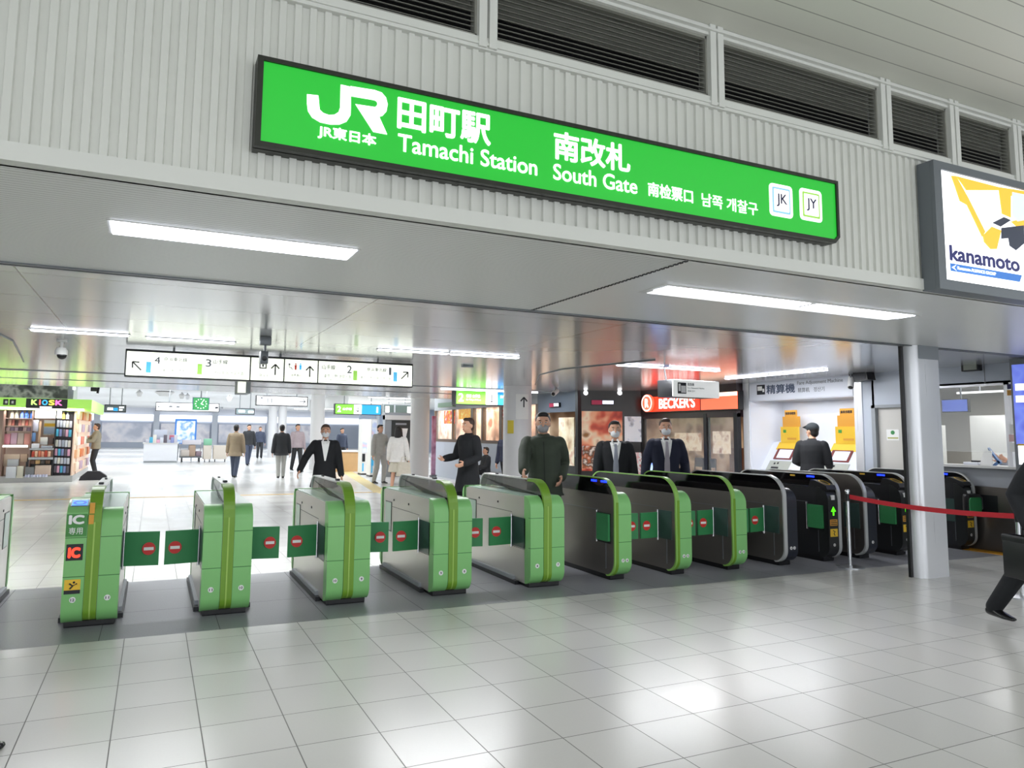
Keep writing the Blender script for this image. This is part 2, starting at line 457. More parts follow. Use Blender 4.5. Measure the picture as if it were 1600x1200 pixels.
UP = panel_mat('upper_ceiling_planks', (232, 232, 222), (170, 168, 160), 0, 0.20, 0, 3.44, 0.008, 0.45)
sbox('ceiling', UP, X0, X1, -10, YF + 0.6, ZU, ZU + 0.15, 'planked white ceiling over the near hall')
SOF = panel_mat('soffit_ribs', (234, 235, 233), (190, 190, 188), 0, 0.036, 0, YF, 0.008, 0.35)
sbox('ceiling.001', SOF, X0, 3.05, YF + 0.02, YS, ZC, ZC + 0.1, 'ribbed metal soffit on the left')
SOF2 = mat('soffit_plain', (234, 235, 233), 0.3, noise=0.02, nscale=2)
sbox('ceiling.002', SOF2, 3.06, X1, YF + 0.02, YS, ZC, ZC + 0.1, 'smooth metal soffit on the right')
b = MB()
for k in range(46):
    y = YF + 0.1 + k * 0.046; b.box(3.035, 3.062, y, y + 0.026, ZC - 0.004, ZC + 0.004)
structure(b.build('trim_7', CHAR), 'stepped joint between the two soffit panels')
b = MB(); b.box(X0, X1, YS - 0.03, YS + 0.0, ZC - 0.012, ZC + 0.05); b.box(X0, X1, YS + 0.05, YS + 0.075, ZC - 0.008, ZC + 0.03)
structure(b.build('trim_8', GREYM), 'grey rail between soffit and glossy ceiling')
CEI = panel_mat('glossy_ceiling', (196, 197, 200), (132, 132, 132), 2.6, 1.02, 1.66, 5.95, 0.012, 0.17, 0.35, wav=0.12, spec=0.6, stretch=0.25)
sbox('ceiling.003', CEI, -14, 24, YS, YE, ZC, ZC + 0.15, 'glossy panelled ceiling over the gates')
b = MB(); b.box(-14, 24, 15.9, 16.0, ZC - 0.012, ZC); b.box(-14, 24, 18.6, 18.66, ZC - 0.01, ZC)
structure(b.build('trim_9', GREYP), 'shallow ribs across the glossy ceiling')
# far hall
FARC = mat('far_ceiling', (236, 238, 240), 0.6)
sbox('ceiling.004', FARC, -14, 45, YE + 0.2, 80, 3.62, 3.75, 'high white ceiling of the far hall')
sbox('wall_step', WHITE, -14, 45, YE, YE + 0.2, ZC, 3.75, 'edge of the lower ceiling')
FARW = mat('far_wall', (214, 218, 224), 0.6)
sbox('wall_far', FARW, -14, 45, 72, 72.3, 0, 3.75, 'far wall of the hall')
sbox('wall_left', FARW, -14.2, -14, -10, 80, 0, 4.4, 'left side of the hall')
sbox('wall_right', FARW, 45, 45.2, 20, 80, 0, 4.4, 'right side of the far hall')
# steel pillar at the right end of the gates
b = MB()
b.prism([(8.255, 5.56), (8.61, 5.56), (8.61, 5.72), (8.16, 5.72), (8.16, 5.655), (8.168, 5.62), (8.19, 5.588), (8.22, 5.568)], 0, ZC, 'z')
o = b.build('pillar', STEELV, smooth=True); structure(o, 'square brushed steel pillar right of the gates')
b = MB(); b.box(8.12, 8.159, 5.685, 5.719, 0, ZC); structure(b.build('trim_10', BLACK), 'black edge along the left of the steel pillar')
b = MB(); b.box(8.25, 8.615, 5.554, 5.725, ZC - 0.16, ZC - 0.0); structure(b.build('trim_11', GREYP), 'grey collar at the top of the steel pillar')

# ------------------------------------------------------------------ green station sign
YG = YF - 0.075
t = thing('station_sign', 'long backlit green station name sign on the ribbed fascia', 'sign', (2.2, YF, 3.1))
xl, xr = AY(400, 150, YG).x, AY(1309, 330, YG).x
zt, zb = AY(398, 85.5, YG).z, AY(392, 227, YG).z
b = MB()
ch = 0.045
out = [(xl, zb), (xr - ch, zb), (xr, zb + ch), (xr, zt), (xl, zt)]
inn = [(xl + 0.028, zb + 0.026), (xr - ch - 0.005, zb + 0.026), (xr - 0.02, zb + ch + 0.01), (xr - 0.02, zt - 0.022), (xl + 0.028, zt - 0.022)]
b.prism(out, YG + 0.02, YF + 0.02, 'y')
for i in range(5):
    j = (i + 1) % 5
    b.prism([out[i], out[j], inn[j], inn[i]], YG - 0.012, YG + 0.03, 'y')
wp(b, 'housing', mat('sign_housing', (48, 50, 44), 0.35, 0.3), t)
b = MB(); b.prism(inn, YG, YG + 0.02, 'y'); wp(b, 'face', SIGNG, t)
LW = mat('lit_letter', (255, 255, 255), 0.4, emit=1.15, ecol=(255, 255, 255))
def T(s, p0, p1, bold=0.0, m=LW): return text_px(s, p0, p1, 'Y', YG, m, t, bold)
T('田町駅', (620, 201), (767, 181), 0.026)
T('Tamachi Station', (621, 236), (839, 249.5), 0.014)
T('南改札', (865, 248.5), (984, 228.5), 0.026)
T('South Gate', (864, 280.5), (995, 280), 0.012)
T('南检票口', (1012, 306), (1082, 297), 0.02)
T('남쪽 개찰구', (1096, 322), (1183, 317.5), 0.012)
T('JR東日本', (496, 216), (588, 211), 0.03)
# the two-letter railway mark: a J running over into an R
def G(px, py):
    q = AY(px, py, YG); return (q.x, q.z)
def zpix(cx, cy):   # crop pixels (4x enlargement from 460,110)
    return G(460 + cx / 4.0, 110 + cy / 4.0)
jo = [(78, 150), (148, 158), (148, 215), (156, 245), (180, 268), (215, 280), (250, 278), (275, 262), (285, 232), (288, 90), (352, 104), (352, 232), (350, 282), (325, 322), (280, 340), (225, 340), (160, 326), (110, 296), (84, 256), (78, 210)]
def flat(b, pts):
    bm = bmesh.new(); vv = [bm.verts.new((x, YG - 0.001, z)) for x, z in pts]
    bm.faces.new(vv); bmesh.ops.triangulate(bm, faces=bm.faces); bm.verts.index_update()
    v0 = [v.co[:] for v in bm.verts]; ff = [[v.index for v in f.verts] for f in bm.faces]; bm.free()
    n = len(v0); b.add(v0 + [(x, y - 0.003, z) for x, y, z in v0], ff + [[i + n for i in reversed(f)] for f in ff] + [(i, (i + 1) % n, n + (i + 1) % n, n + i) for i in range(n)])
b = MB(); flat(b, [zpix(*q) for q in jo])
ro = [(350, 100), (500, 124), (545, 140), (572, 172), (582, 214), (574, 258), (550, 285), (510, 296)]; ri = [(350, 162), (490, 186), (506, 190), (516, 200), (518, 210), (514, 221), (506, 229), (500, 230)]
for i in range(7): flat(b, [zpix(*q) for q in (ro[i], ro[i + 1], ri[i + 1], ri[i])])
flat(b, [zpix(*q) for q in ((380, 212), (500, 230), (510, 296), (578, 402), (492, 386))]); wp(b, 'logo', LW, t)
def rsq(cx, cz, w, h, r, n=4):
    P = []
    for sx, sz, a0 in ((1, 1, 0), (-1, 1, 90), (-1, -1, 180), (1, -1, 270)):
        for i in range(n + 1):
            a = math.radians(a0 + 90 * i / n); P.append((cx + sx * (w / 2 - r) + r * math.cos(a), cz + sz * (h / 2 - r) + r * math.sin(a)))
    return P
for s, cx, cy, colm, pts in (('JK', 1220, 314, mat('line_blue', (140, 196, 236), 0.5, emit=0.6), ((1210, 325), (1232, 308))), ('JY', 1266.5, 321, mat('line_green', (150, 206, 84), 0.5, emit=0.6), ((1257, 331), (1279, 315)))):
    q = AY(cx, cy, YG)
    b = MB(); b.prism(rsq(q.x, q.z, 0.205, 0.218, 0.028), YG - 0.004, YG, 'y'); bd = wp(b, 'line_badge', LW, t)
    b = MB(); b.prism(rsq(q.x, q.z, 0.158, 0.172, 0.008), YG - 0.006, YG - 0.003, 'y'); wp(b, 'ring', colm, bd)
    b = MB(); b.prism(rsq(q.x, q.z, 0.132, 0.146, 0.006), YG - 0.008, YG - 0.005, 'y'); wp(b, 'plate', LW, bd)
    w = 0.092; text(s, (q.x - w / 2 - t.location.x, YG - 0.008 - t.location.y, q.z - 0.044 - t.location.z), (1, 0, 0), (0, 0, 1), w, 0.088, INKB, bd, 0.006)

# ------------------------------------------------------------------ advertising light box on the right of the fascia
YA = YF - 0.12
t = thing('advertising_light_box', 'grey framed advertising light box showing a yellow excavator', 'light box', (6.2, YF, 3.1))
xa0, xa1, za0, za1 = 5.19, 7.5, 2.70, 3.675
b = MB()
b.box(xa0, xa1, YA + 0.02, YF, za0, za1)
for q in ((xa0, xa1, za1 - 0.06, za1), (xa0, xa1, za0, za0 + 0.075), (xa0, xa0 + 0.085, za0 + 0.075, za1 - 0.06), (xa1 - 0.1, xa1, za0 + 0.075, za1 - 0.06)):
    b.box(q[0], q[1], YA - 0.01, YA + 0.019, q[2], q[3])
wp(b, 'housing', mat('lightbox_frame', (112, 118, 124), 0.4, 0.2), t)
wbox('face', SIGNW, t, xa0 + 0.075, xa1 - 0.09, YA + 0.005, YA + 0.03, za0 + 0.06, za1 - 0.05)
EY = mat('print_yellow', (236, 186, 60), 0.5, emit=0.75); ED = mat('print_dark', (60, 66, 84), 0.5, emit=0.25); EP = mat('print_pale', (206, 214, 226), 0.5, emit=0.8); EB = mat('print_blue', (60, 120, 200), 0.5, emit=0.6); EN = mat('print_navy', (44, 46, 110), 0.5, emit=0.35)
def E(cx, cy):
    q = AY(1420 + cx / 5.0, 240 + cy / 5.0, YA); return (q.x, q.z)
def pr(name, m, polys, dy):
    b = MB()
    for P in polys:
        Q = [E(*p) for p in P]
        b.prism(Q, YA + 0.005 - dy, YA + 0.005 - dy + 0.003, 'y')
    wp(b, name, m, t)
pr('excavator_arm_picture', EY, [[(332, 172), (372, 175), (470, 350), (600, 610), (575, 650), (455, 400), (400, 370), (360, 250)],
    [(372, 175), (700, 260), (905, 292), (905, 330), (800, 330), (800, 500), (730, 470), (705, 285), (450, 285), (420, 240)],
    [(580, 640), (650, 570), (725, 600), (690, 745), (640, 745), (590, 690)], [(800, 530), (905, 500), (905, 585), (860, 585)]], 0.004)
pr('excavator_track_picture', ED, [[(655, 540), (745, 495), (800, 520), (720, 570)], [(725, 580), (900, 560), (905, 700), (840, 755), (790, 720), (780, 660), (725, 665)]], 0.0045)
pr('excavator_cab_picture', EP, [[(808, 300), (905, 320), (905, 520), (850, 530), (808, 480)]], 0.006)
pr('banner_picture', EB, [[(325, 855), (885, 950), (868, 1002), (330, 915)]], 0.005)
pr('arrow_picture', SIGNW, [[(335, 888), (372, 868), (352, 890), (372, 915)]], 0.007)
def TE(s, p0, p1, m, bold): return text_px(s, (1420 + p0[0] / 5, 240 + p0[1] / 5), (1420 + p1[0] / 5, 240 + p1[1] / 5), 'Y', YA - 0.003, m, t, bold)
TE('kanamoto', (318, 835), (858, 812), EN, 0.03)
TE('Kanamoto ALLIANCE GROUP', (378, 905), (675, 930), SIGNW, 0.01)

# ------------------------------------------------------------------ lamps of the lower ceiling
def lamp(name, label, x0, x1, y, w, zc=ZC, proud=0.022, m=LIGHT, group='ceiling lamps', split=None, along='x'):
    t = thing(name, label, 'light', ((x0 + x1) / 2, y, zc), group=group)
    def bx(nm, mm, a0, a1, b0, b1, z0, z1):
        if along == 'x': return wbox(nm, mm, t, a0, a1, y + b0, y + b1, z0, z1)
        return wbox(nm, mm, t, y + b0, y + b1, a0, a1, z0, z1)
    if along == 'y': t.location = (y, (x0 + x1) / 2, zc)
    bx('housing', WHITE, x0 - 0.02, x1 + 0.02, -w / 2 - 0.012, w / 2 + 0.012, zc - proud * 0.4, zc)
    seg = [(x0, x1)] if split is None else [(x0, split - 0.02), (split + 0.02, x1)]
    for a0, a1 in seg: bx('diffuser', m, a0, a1, -w / 2, w / 2, zc - proud, zc - proud * 0.35)
    return t
lamp('ceiling_lamp', 'wide bright lamp panel in the ribbed soffit below the green sign', -0.27, 1.08, 4.345, 0.27, proud=0.008)
t = thing('ceiling_lamp', 'recessed twin lamp trough in the smooth soffit at the right', 'light', (4.8, 4.32, ZC), group='ceiling lamps')
wbox('housing', WHITE, t, 3.38, 6.26, 4.17, 4.48, ZC - 0.006, ZC)
wbox('tube', LIGHT, t, 3.43, 4.90, 4.19, 4.36, ZC - 0.012, ZC - 0.004)
wbox('tube', LIGHT, t, 4.98, 6.2, 4.19, 4.36, ZC - 0.012, ZC - 0.004)
wbox('reflector', SIGNW, t, 3.45, 6.2, 4.37, 4.465, ZC - 0.010, ZC - 0.004)
lamp('ceiling_lamp', 'slim strip lamp left of the hanging direction sign, leftmost on the glossy ceiling', -1.31, -0.33, 9.3, 0.10)
lamp('ceiling_lamp', 'slim strip lamp just above the left half of the hanging direction sign', -0.13, 0.87, 9.42, 0.09)
lamp('ceiling_lamp', 'slim strip lamp above the right end of the hanging direction sign', 2.68, 3.66, 9.16, 0.10)
lamp('ceiling_lamp', 'slim strip lamp at mid ceiling, right of the direction sign', 3.73, 4.76, 9.16, 0.10)
lamp('ceiling_lamp', 'slim twin strip lamp in front of the burger restaurant sign', 6.6, 8.62, 9.28, 0.10, split=7.5)
lamp('ceiling_lamp', 'strip lamp running along the wall before the fare adjustment sign', 8.25, 10.46, 9.93, 0.10, along='y', split=9.4)
lamp('ceiling_lamp', 'thin distant strip lamp in front of the lit green platform two sign', 6.5, 9.2, 16.6, 0.12, m=LIGHTF)
q0, q1 = FL(447, 597, ZC), FL(583, 603, ZC)
lamp('ceiling_lamp', 'thin distant strip lamp below the hanging direction sign', q0.x, q1.x, (q0.y + q1.y) / 2, 0.12, m=LIGHTF)
# ------------------------------------------------------------------ ticket gates
GY = 6.72; GL = 1.80
def sticker(t, s, x, z, m=PAPER, r=0.023, y=-0.0165):
    b = MB(); b.disc((x, y, z), r, (0, 1, 0), 0.003, 16); d = b.build('number_sticker', m, t)
    w = 0.012 * len(s) + 0.004; text(s, (x - w / 2, y - 0.002, z - 0.011), (1, 0, 0), (0, 0, 1), w, 0.022, INK, d, 0.02, 0.001)
def mark(fl, x, y, z, sx, r=0.055):
    b = MB(); b.disc((x, y - 0.006, z), r, (0, 1, 0), 0.004, 24); k = b.build('no_entry_mark', RED, fl)
    b = MB(); b.box(x - r * .72, x + r * .72, y - 0.011, y - 0.008, z - 0.013, z + 0.013); b.build('bar', PAPER, k)
def flap(t, x, s, L=0.30, y=0.42, z0=0.405, z1=0.700, sg=True, tilt=-0.04):
    """a closed flap standing out from the side at x; s = +1 to the right"""
    b = MB()
    xe = x + s * L
    n = 6
    P = [(x + s * 0.02 + (xe - x - s * 0.02) * i / n, y + tilt * (i / n)) for i in range(n + 1)]
    poly = [(a, c - 0.012) for a, c in P] + [(a, c + 0.012) for a, c in reversed(P)]
    b.prism(poly, z0, z1, 'z'); f = b.build('flap', FLAPG, t)
    if sg: mark(f, x + s * (L - 0.085), y - 0.012 + tilt * 0.7, (z0 + z1) / 2, s)
    b = MB(); b.tube([(x + s * 0.012, y, z0 - 0.03), (x + s * 0.012, y, z1 + 0.03)], 0.010, 8); b.build('hinge', CHROME, t)
def cap_poly(z1, ft, fb, y0=-0.014, z0=0.035, dep=None, n=8):
    P = rr(y0, 1.0, z0, z1, ft, fb, 0.05, 0.05, n)
    d = dep if dep is not None else max(ft, 0.12)
    Q = [p for p in P if p[0] <= y0 + d + 1e-6]
    return Q
def seams(b, x0, x1, zs, y=-0.0155):
    b.cur = 1
    for z in zs: b.box(x0, x1, y, y + 0.05, z - 0.003, z + 0.003)
    b.cur = 0
def rail(t, x, s):
    b = MB(); b.box(x, x + s * 0.03, 0.34, 1.60, 0.04, 0.078); b.build('kick_rail', GREYP, t)
    b = MB(); b.box(x, x + s * 0.042, 0.26, 1.68, 0.0, 0.04); b.build('foot_plate', CHAR, t)

def wide_gate(x0, nums, label, left_flap=True, right_flap=True, ic=False, w=0.40):
    t = thing('ticket_gate', label, 'ticket gate', (x0, GY, 0), group='wide green ended ticket gates')
    H = 0.95
    b = MB(); b.prism(rr(0.06, GL - 0.05, 0, 0.05, .01, .01, .01, .01, 2), 0.02, w - 0.02, 'x'); b.build('plinth', BLACK, t)
    b = MB(); b.prism(rr(0.0, GL, 0.035, H - 0.012, .15, .13, .18, .14), 0.0, w, 'x'); body = b.build('body', brushed('gate_steel', (200, 197, 192), 0.30, 0.7, axis=1, streak=40, amp=.03), t, True)
    b = MB(); b.box(0.004, w - 0.004, 0.14, GL - 0.17, H - 0.014, H); b.build('top_cover', PALEG, t)
    # green front cap, split by the olive rib
    b = MB()
    lw = w * 0.5 - 0.05
    cp = cap_poly(H, .15, .13)
    b.prism(cp, -0.004, lw, 'x'); seams(b, -0.0045, lw, (0.725, 0.415)); b.build('front_cap', [GREEN, GREEND], t, True)
    b = MB(); b.prism(cp, w - lw, w + 0.004, 'x'); seams(b, w - lw, w + 0.0045, (0.725, 0.415)); b.build('front_cap', [GREEN, GREEND], t, True)
    b = MB(); b.prism(rr(GL - 0.10, GL + 0.014, 0.035, H, .0501, .0501, .10, .10), -0.004, w + 0.004, 'x'); b.build('rear_cap', GREEN, t, True)
    # olive rib rising into the arch
    Z = 1.115
    out = rr(-0.02, 1.70, 0.05, Z, .27, .10, .20, .05, 12)
    arch = [p for p in out if p[0] < 0.36 and not (p[1] < 0.2 and p[0] > 0.1)]
    arch = [(0.36, Z)] + arch
    inner = []
    for i, p in enumerate(arch):
        q0 = arch[max(i - 1, 0)]; q1 = arch[min(i + 1, len(arch) - 1)]
        d = Vector((q1[0] - q0[0], q1[1] - q0[1])).normalized()
        inner.append((p[0] - d.y * 0.03, p[1] + d.x * 0.03))
    # quads strip extruded
    xa, xb = lw + 0.002, w - lw - 0.002
    b = MB(); k = len(arch)
    for i in range(k - 1):
        quad = [arch[i], arch[i + 1], inner[i + 1], inner[i]]
        b.prism(quad, xa, xb, 'x')
    rib = b.build('rib', OLIVE, t, True)
    b = MB()
    for i in range(k - 1):
        if arch[i][1] < 0.87 and arch[i + 1][1] < 0.87:
            quad = [(arch[i][0] - 0.003, arch[i][1]), (arch[i + 1][0] - 0.003, arch[i + 1][1]), inner[i + 1], inner[i]]
            b.prism(quad, w / 2 - 0.006, w / 2 + 0.006, 'x')
    b.build('rib_line', OLIVEL, rib)
    # fin: silver rim on smoked panels
    fo = rr(0.004, 1.62, H - 0.005, Z - 0.013, .258, .002, .13, .002, 10)
    b = MB(); b.prism(fo, xa + 0.016, xb - 0.016, 'x'); b.build('fin', SMOKE, t, True)
    b = MB()
    top = [p for p in rr(0.02, 1.63, H - 0.005, Z, .19, .002, .14, .002, 12) if p[0] > 1.45]
    top = [(0.32, Z)][:0] + [p for p in top if p[1] > H]
    for i in range(len(top) - 1):
        a, c = top[i], top[i + 1]
        def inn_(p): return (p[0] - (0.012 if p[0] > 1.5 else 0), p[1] - 0.012)
        b.prism([a, c, inn_(c), inn_(a)], xa + 0.004, xb - 0.004, 'x')
    b.box(xa + 0.004, xb - 0.004, 0.361, 1.49, Z - 0.012, Z)
    b.build('fin_rim', RIM, t)
    b = MB(); b.bbox(w / 2 - 0.02, w / 2 + 0.02, 0.50, 0.56, Z, Z + 0.018, 0.005); b.bbox(w / 2 - 0.012, w / 2 + 0.012, 1.20, 1.25, Z, Z + 0.014, 0.004); b.build('sensor', CHAR, t)
    for s, x, f in ((-1, 0.0, left_flap), (1, w, right_flap)):
        b = MB(); xx = x + s * 0.004
        b.box(x - s * 0.01, xx, 0.105, 0.42, 0.395, 0.71); b.build('flap_recess', RECESS, t)
        b = MB(); b.box(x - s * 0.01, x + s * 0.003, 1.38, 1.62, 0.46, 0.80); b.build('rear_flap_frame', BLACK, t)
        b = MB(); b.box(x - s * 0.01, x + s * 0.006, 1.39, 1.61, 0.475, 0.79); b.build('rear_flap', PALEG, t)
        b = MB()
        b.disc((x + s * 0.001, 0.78, 0.83), 0.012, (1, 0, 0), 0.008, 10); b.build('photocell', INK, t)
        b = MB(); b.disc((x + s * 0.001, 1.30, 0.83), 0.012, (1, 0, 0), 0.008, 10); b.build('photocell', INK, t)
        b = MB(); b.box(x - s * 0.01, x + s * 0.002, 0.43, 1.36, 0.748, 0.753); b.box(x - s * .01, x + s * .002, 0.105, 0.42, 0.385, 0.39); b.build('panel_joint', CHAR, t)
        rail(t, x, s)
        if f: flap(t, x, s)
    nx = (lw * 0.5, w - lw * 0.5)
    for s, x in zip(nums, nx):
        if s: sticker(t, s, x, 0.235)
    if ic:
        # card reader on the raised shoulder of the left half
        b = MB(); b.prism([(-0.0145, 0.90), (0.16, 0.90), (0.36, 0.985), (0.36, 1.02), (0.16, 1.015), (0.03, 0.965), (-0.0145, 0.925)], -0.004, lw, 'x')
        rd = b.build('card_reader', GREEN, t, True)
        # reader window lies on the slope (0.03,.965)-(.16,1.015)
        u = Vector((0.13, 0.05)).normalized(); nn = Vector((-u.y, u.x))
        def sl(x0_, x1_, a0, a1, h0, h1, mm, nm, par):
            b = MB(); P = []
            for a, h in ((a0, h0), (a1, h0), (a1, h1), (a0, h1)):
                p = Vector((0.03, 0.965)) + u * a + nn * h; P.append((p.x, p.y))
            b.prism(P, x0_, x1_, 'x'); return b.build(nm, mm, par)
        sc = sl(0.012, lw - 0.008, 0.01, 0.125, -0.002, 0.005, GREYM, 'reader_frame', rd)
        scr = mat('reader_blue', (60, 150, 250), 0.3, emit=1.0, ecol=(50, 140, 250)); scd = mat('reader_blue_dark', (10, 70, 200), 0.3, emit=0.9, ecol=(10, 80, 220))
        sl(0.02, lw - 0.016, 0.02, 0.115, 0.0, 0.007, scr, 'reader_screen', rd)
        b = MB(); c = Vector((0.03, 0.965)) + u * 0.066 + nn * 0.008
        ring = []; ri = []
        for i in range(24):
            a = 2 * PI * i / 24
            for R_, L_ in ((1, ring), (0.6, ri)):
                q = c + u * (0.036 * R_ * math.sin(a)); L_.append((lw / 2 + 0.002 + 0.05 * R_ * math.cos(a), q.x, q.y))
        b.add(ring + ri, [(i, (i + 1) % 24, 24 + (i + 1) % 24, 24 + i) for i in range(24)])
        b.build('reader_ring', scd, rd)
        GD2 = mat('panel_green', (70, 140, 66), 0.4)
        b = MB(); b.box(-0.0046, lw - 0.004, -0.0165, 0.0, 0.735, 0.915); pn = b.build('ic_panel', GD2, t)
        text('IC', (0.012, -0.0167, 0.832), (1, 0, 0), (0, 0, 1), 0.112, 0.075, PAPER, pn, 0.05)
        text('専用', (0.018, -0.0167, 0.752), (1, 0, 0), (0, 0, 1), 0.098, 0.055, PAPER, pn, 0.0)
        b = MB(); b.box(0.008, lw - 0.022, -0.0165, 0.0, 0.545, 0.675); dp = b.build('lamp_display', BLACK, t)
        text('IC', (0.022, -0.0167, 0.565), (1, 0, 0), (0, 0, 1), 0.088, 0.085, REDLED, dp, 0.06)
        b = MB(); b.box(0.010, lw - 0.025, -0.0165, 0.0, 0.282, 0.395); st = b.build('warning_sticker', YEL, t)
        b = MB(); b.box(0.010, lw - 0.025, -0.0172, -0.015, 0.282, 0.312); b.tube([(0.045, -0.017, 0.365), (0.07, -0.017, 0.345), (0.10, -0.017, 0.362)], 0.006, 6); b.tube([(0.07, -0.017, 0.345), (0.05, -0.017, 0.322)], 0.006, 6); b.disc((0.078, -0.017, 0.372), 0.009, (0, 1, 0), 0.003, 10); b.build('printed_figure', INK, st)
        b = MB()
        zz = 0.83; b.box(xa + 0.004, xa + 0.040, -0.0225, -0.010, zz, zz + 0.075); b.box(xa + 0.006, xa + 0.042, -0.0215, 0.02, zz + 0.085, zz + 0.17)
        b.build('orange_strip', ORG, t)
    return t

wide_gate(-1.645, ('', '12'), 'green ended ticket gate cut by the left edge of the photo', right_flap=False, left_flap=False)
wide_gate(-0.60, ('12', '11'), 'green ticket gate with a red lit IC display and a blue card reader', left_flap=False, ic=True)
wide_gate(0.445, ('11', '10'), 'green ended ticket gate numbered 11 and 10, second from the lit IC display')
wide_gate(1.525, ('10', '9'), 'green ended ticket gate numbered 10 and 9 with a steel side')
wide_gate(2.575, ('9', '8'), 'green ended ticket gate numbered 9 and 8, before the white round column')
wide_gate(3.655, ('8', '7'), 'green ended ticket gate numbered 8 and 7, before the man in the green jacket', right_flap=False)

def narrow_gate(x0, label, side, trim, cap, nums=(), mirror=False, w=0.225, lflap=None, rflap=False, leds=(), icons=False, group='narrow dark sided ticket gates', black=True, single=None, line=None):
    """tall fin on one side, lower rounded cap on the other (mirror: fin on the right)"""
    t = thing('ticket_gate', label, 'ticket gate', (x0, GY, 0), group=group)
    H = 0.955; Z = 1.12; fw = 0.052
    fx = (w - fw, w) if mirror else (0.0, fw); cx = (0.0, w - fw) if mirror else (fw, w)
    b = MB(); b.prism(rr(0.10, GL - 0.10, 0, 0.08, .01, .01, .01, .01, 2), 0.02, w - 0.02, 'x'); b.build('plinth', BLACK, t)
    b = MB(); b.prism(rr(0.0, GL, 0.06, H, .17, .15, .2, .15), cx[0] + 0.002, cx[1] - 0.002, 'x'); b.build('body', side, t, True)
    b = MB(); b.prism(rr(-0.004, GL - 0.05, 0.055, Z - 0.006, .24, .15, .22, .15, 12), fx[0] + 0.004, fx[1] - 0.004, 'x'); b.build('fin', side, t, True)
    if black:
        P = [p for p in rr(0.006, GL - 0.06, 0.06, Z - 0.012, .235, .15, .22, .15, 14) if p[1] > H - 0.012]
        P = [(P[0][0], H - 0.012)] + P + [(P[-1][0], H - 0.012)]
        b = MB(); b.prism(P, fx[0] + 0.0015, fx[1] - 0.0015, 'x'); bp = b.build('black_panel', BLACKG, t, True)
    # trim: a thin arch all round the front of the fin
    out = rr(-0.018, GL - 0.03, 0.04, Z, .26, .16, .24, .16, 14)
    seq = [p for p in out if not (p[0] > 0.2 and p[1] < 0.5)]
    b = MB()
    for i in range(len(seq) - 1):
        a, c = seq[i], seq[i + 1]
        d = Vector((c[0] - a[0], c[1] - a[1]))
        if d.length > 2: continue
        cy, cz = 0.9, 0.55
        def inn2(p):
            v = Vector((cy - p[0], cz - p[1]));
            return (p[0] + (0.02 if p[0] < 0.3 else (-0.015 if p[0] > 1.5 else 0)), p[1] - (0.012 if p[1] > 0.8 else 0) + (0.015 if p[1] < 0.2 else 0))
        b.prism([a, c, inn2(c), inn2(a)], fx[0], fx[1], 'x')
    b.build('arch_trim', trim, t, True)
    if line is not None:
        b = MB()
        for i in range(len(seq) - 1):
            a, c = seq[i], seq[i + 1]
            if a[1] < 0.88 and c[1] < 0.88 and a[0] < 0.2 and c[0] < 0.2:
                b.prism([(a[0] - 0.004, a[1]), (c[0] - 0.004, c[1]), (c[0] + 0.02, c[1]), (a[0] + 0.02, a[1])], fx[1] - 0.03 if not mirror else fx[0], fx[1] + 0.001 if not mirror else fx[0] + 0.03, 'x')
        b.build('rib', line, t)
    b = MB()
    cp = cap_poly(H + 0.004, .17, .15, z0=0.05); b.prism(cp, cx[0] - (0 if not mirror else 0.004), cx[1] + (0.004 if not mirror else 0), 'x')
    r_ = MB(); r_.prism(rr(GL - 0.10, GL + 0.014, 0.055, H, .0501, .0501, .10, .10), cx[0], cx[1], 'x'); r_.build('rear_cap', cap[0], t, True)
    seams(b, cx[0] - (0.0045 if mirror else 0), cx[1] + (0.0 if mirror else 0.0045), (0.725, 0.425))
    b.build('front_cap', cap if isinstance(cap, list) else [cap, CHAR], t, True)
    for s, x in ((-1, 0.0), (1, w)):
        fin_side = (s == 1) == mirror
        b = MB(); b.box(x - s * 0.01, x + s * 0.0035, 0.06, 0.30, 0.40, 0.73); b.build('flap_recess', RECESS if not (lflap == 'open' and s == -1) else CHAR, t)
        b = MB(); b.box(x - s * .01, x + s * .002, 0.31, 1.5, 0.752, 0.757); b.box(x - s * .01, x + s * .0025, 0.150, 0.156, 0.12, 0.40); b.build('panel_joint', GREYM, t)
    if lflap == 'closed': flap(t, 0.0, -1, 0.292, 0.30)
    if rflap: flap(t, w, 1, 0.292, 0.30)
    if lflap == 'open':
        b = MB(); b.prism(rsq(0.175, 0.575, 0.23, 0.30, 0.012), -0.034, -0.006, 'x'); f = b.build('flap', FLAPG, t)
        b = MB(); b.tube([(-0.016, 0.31, 0.40), (-0.016, 0.31, 0.75)], 0.010, 8); b.build('hinge', CHROME, t)
        b = MB(); b.box(-0.02, -0.001, 0.05, 0.30, 0.41, 0.425); b.build('flap_ledge', BLACK, t)
    for y0_, y1_, mm, nm in leds:
        P = [(y0_, Z - 0.052), (y1_, Z - 0.052), (y1_, Z - 0.030), (y0_, Z - 0.030)]
        b = MB(); b.prism(P, fx[0] - 0.004, fx[0] + 0.004, 'x'); b.build(nm, mm, t)
    n = len(nums)
    cc = (cx[0] + cx[1]) / 2
    for i, s in enumerate(nums):
        sticker(t, s, cc + (i - (n - 1) / 2) * 0.055, 0.225, r=0.02)
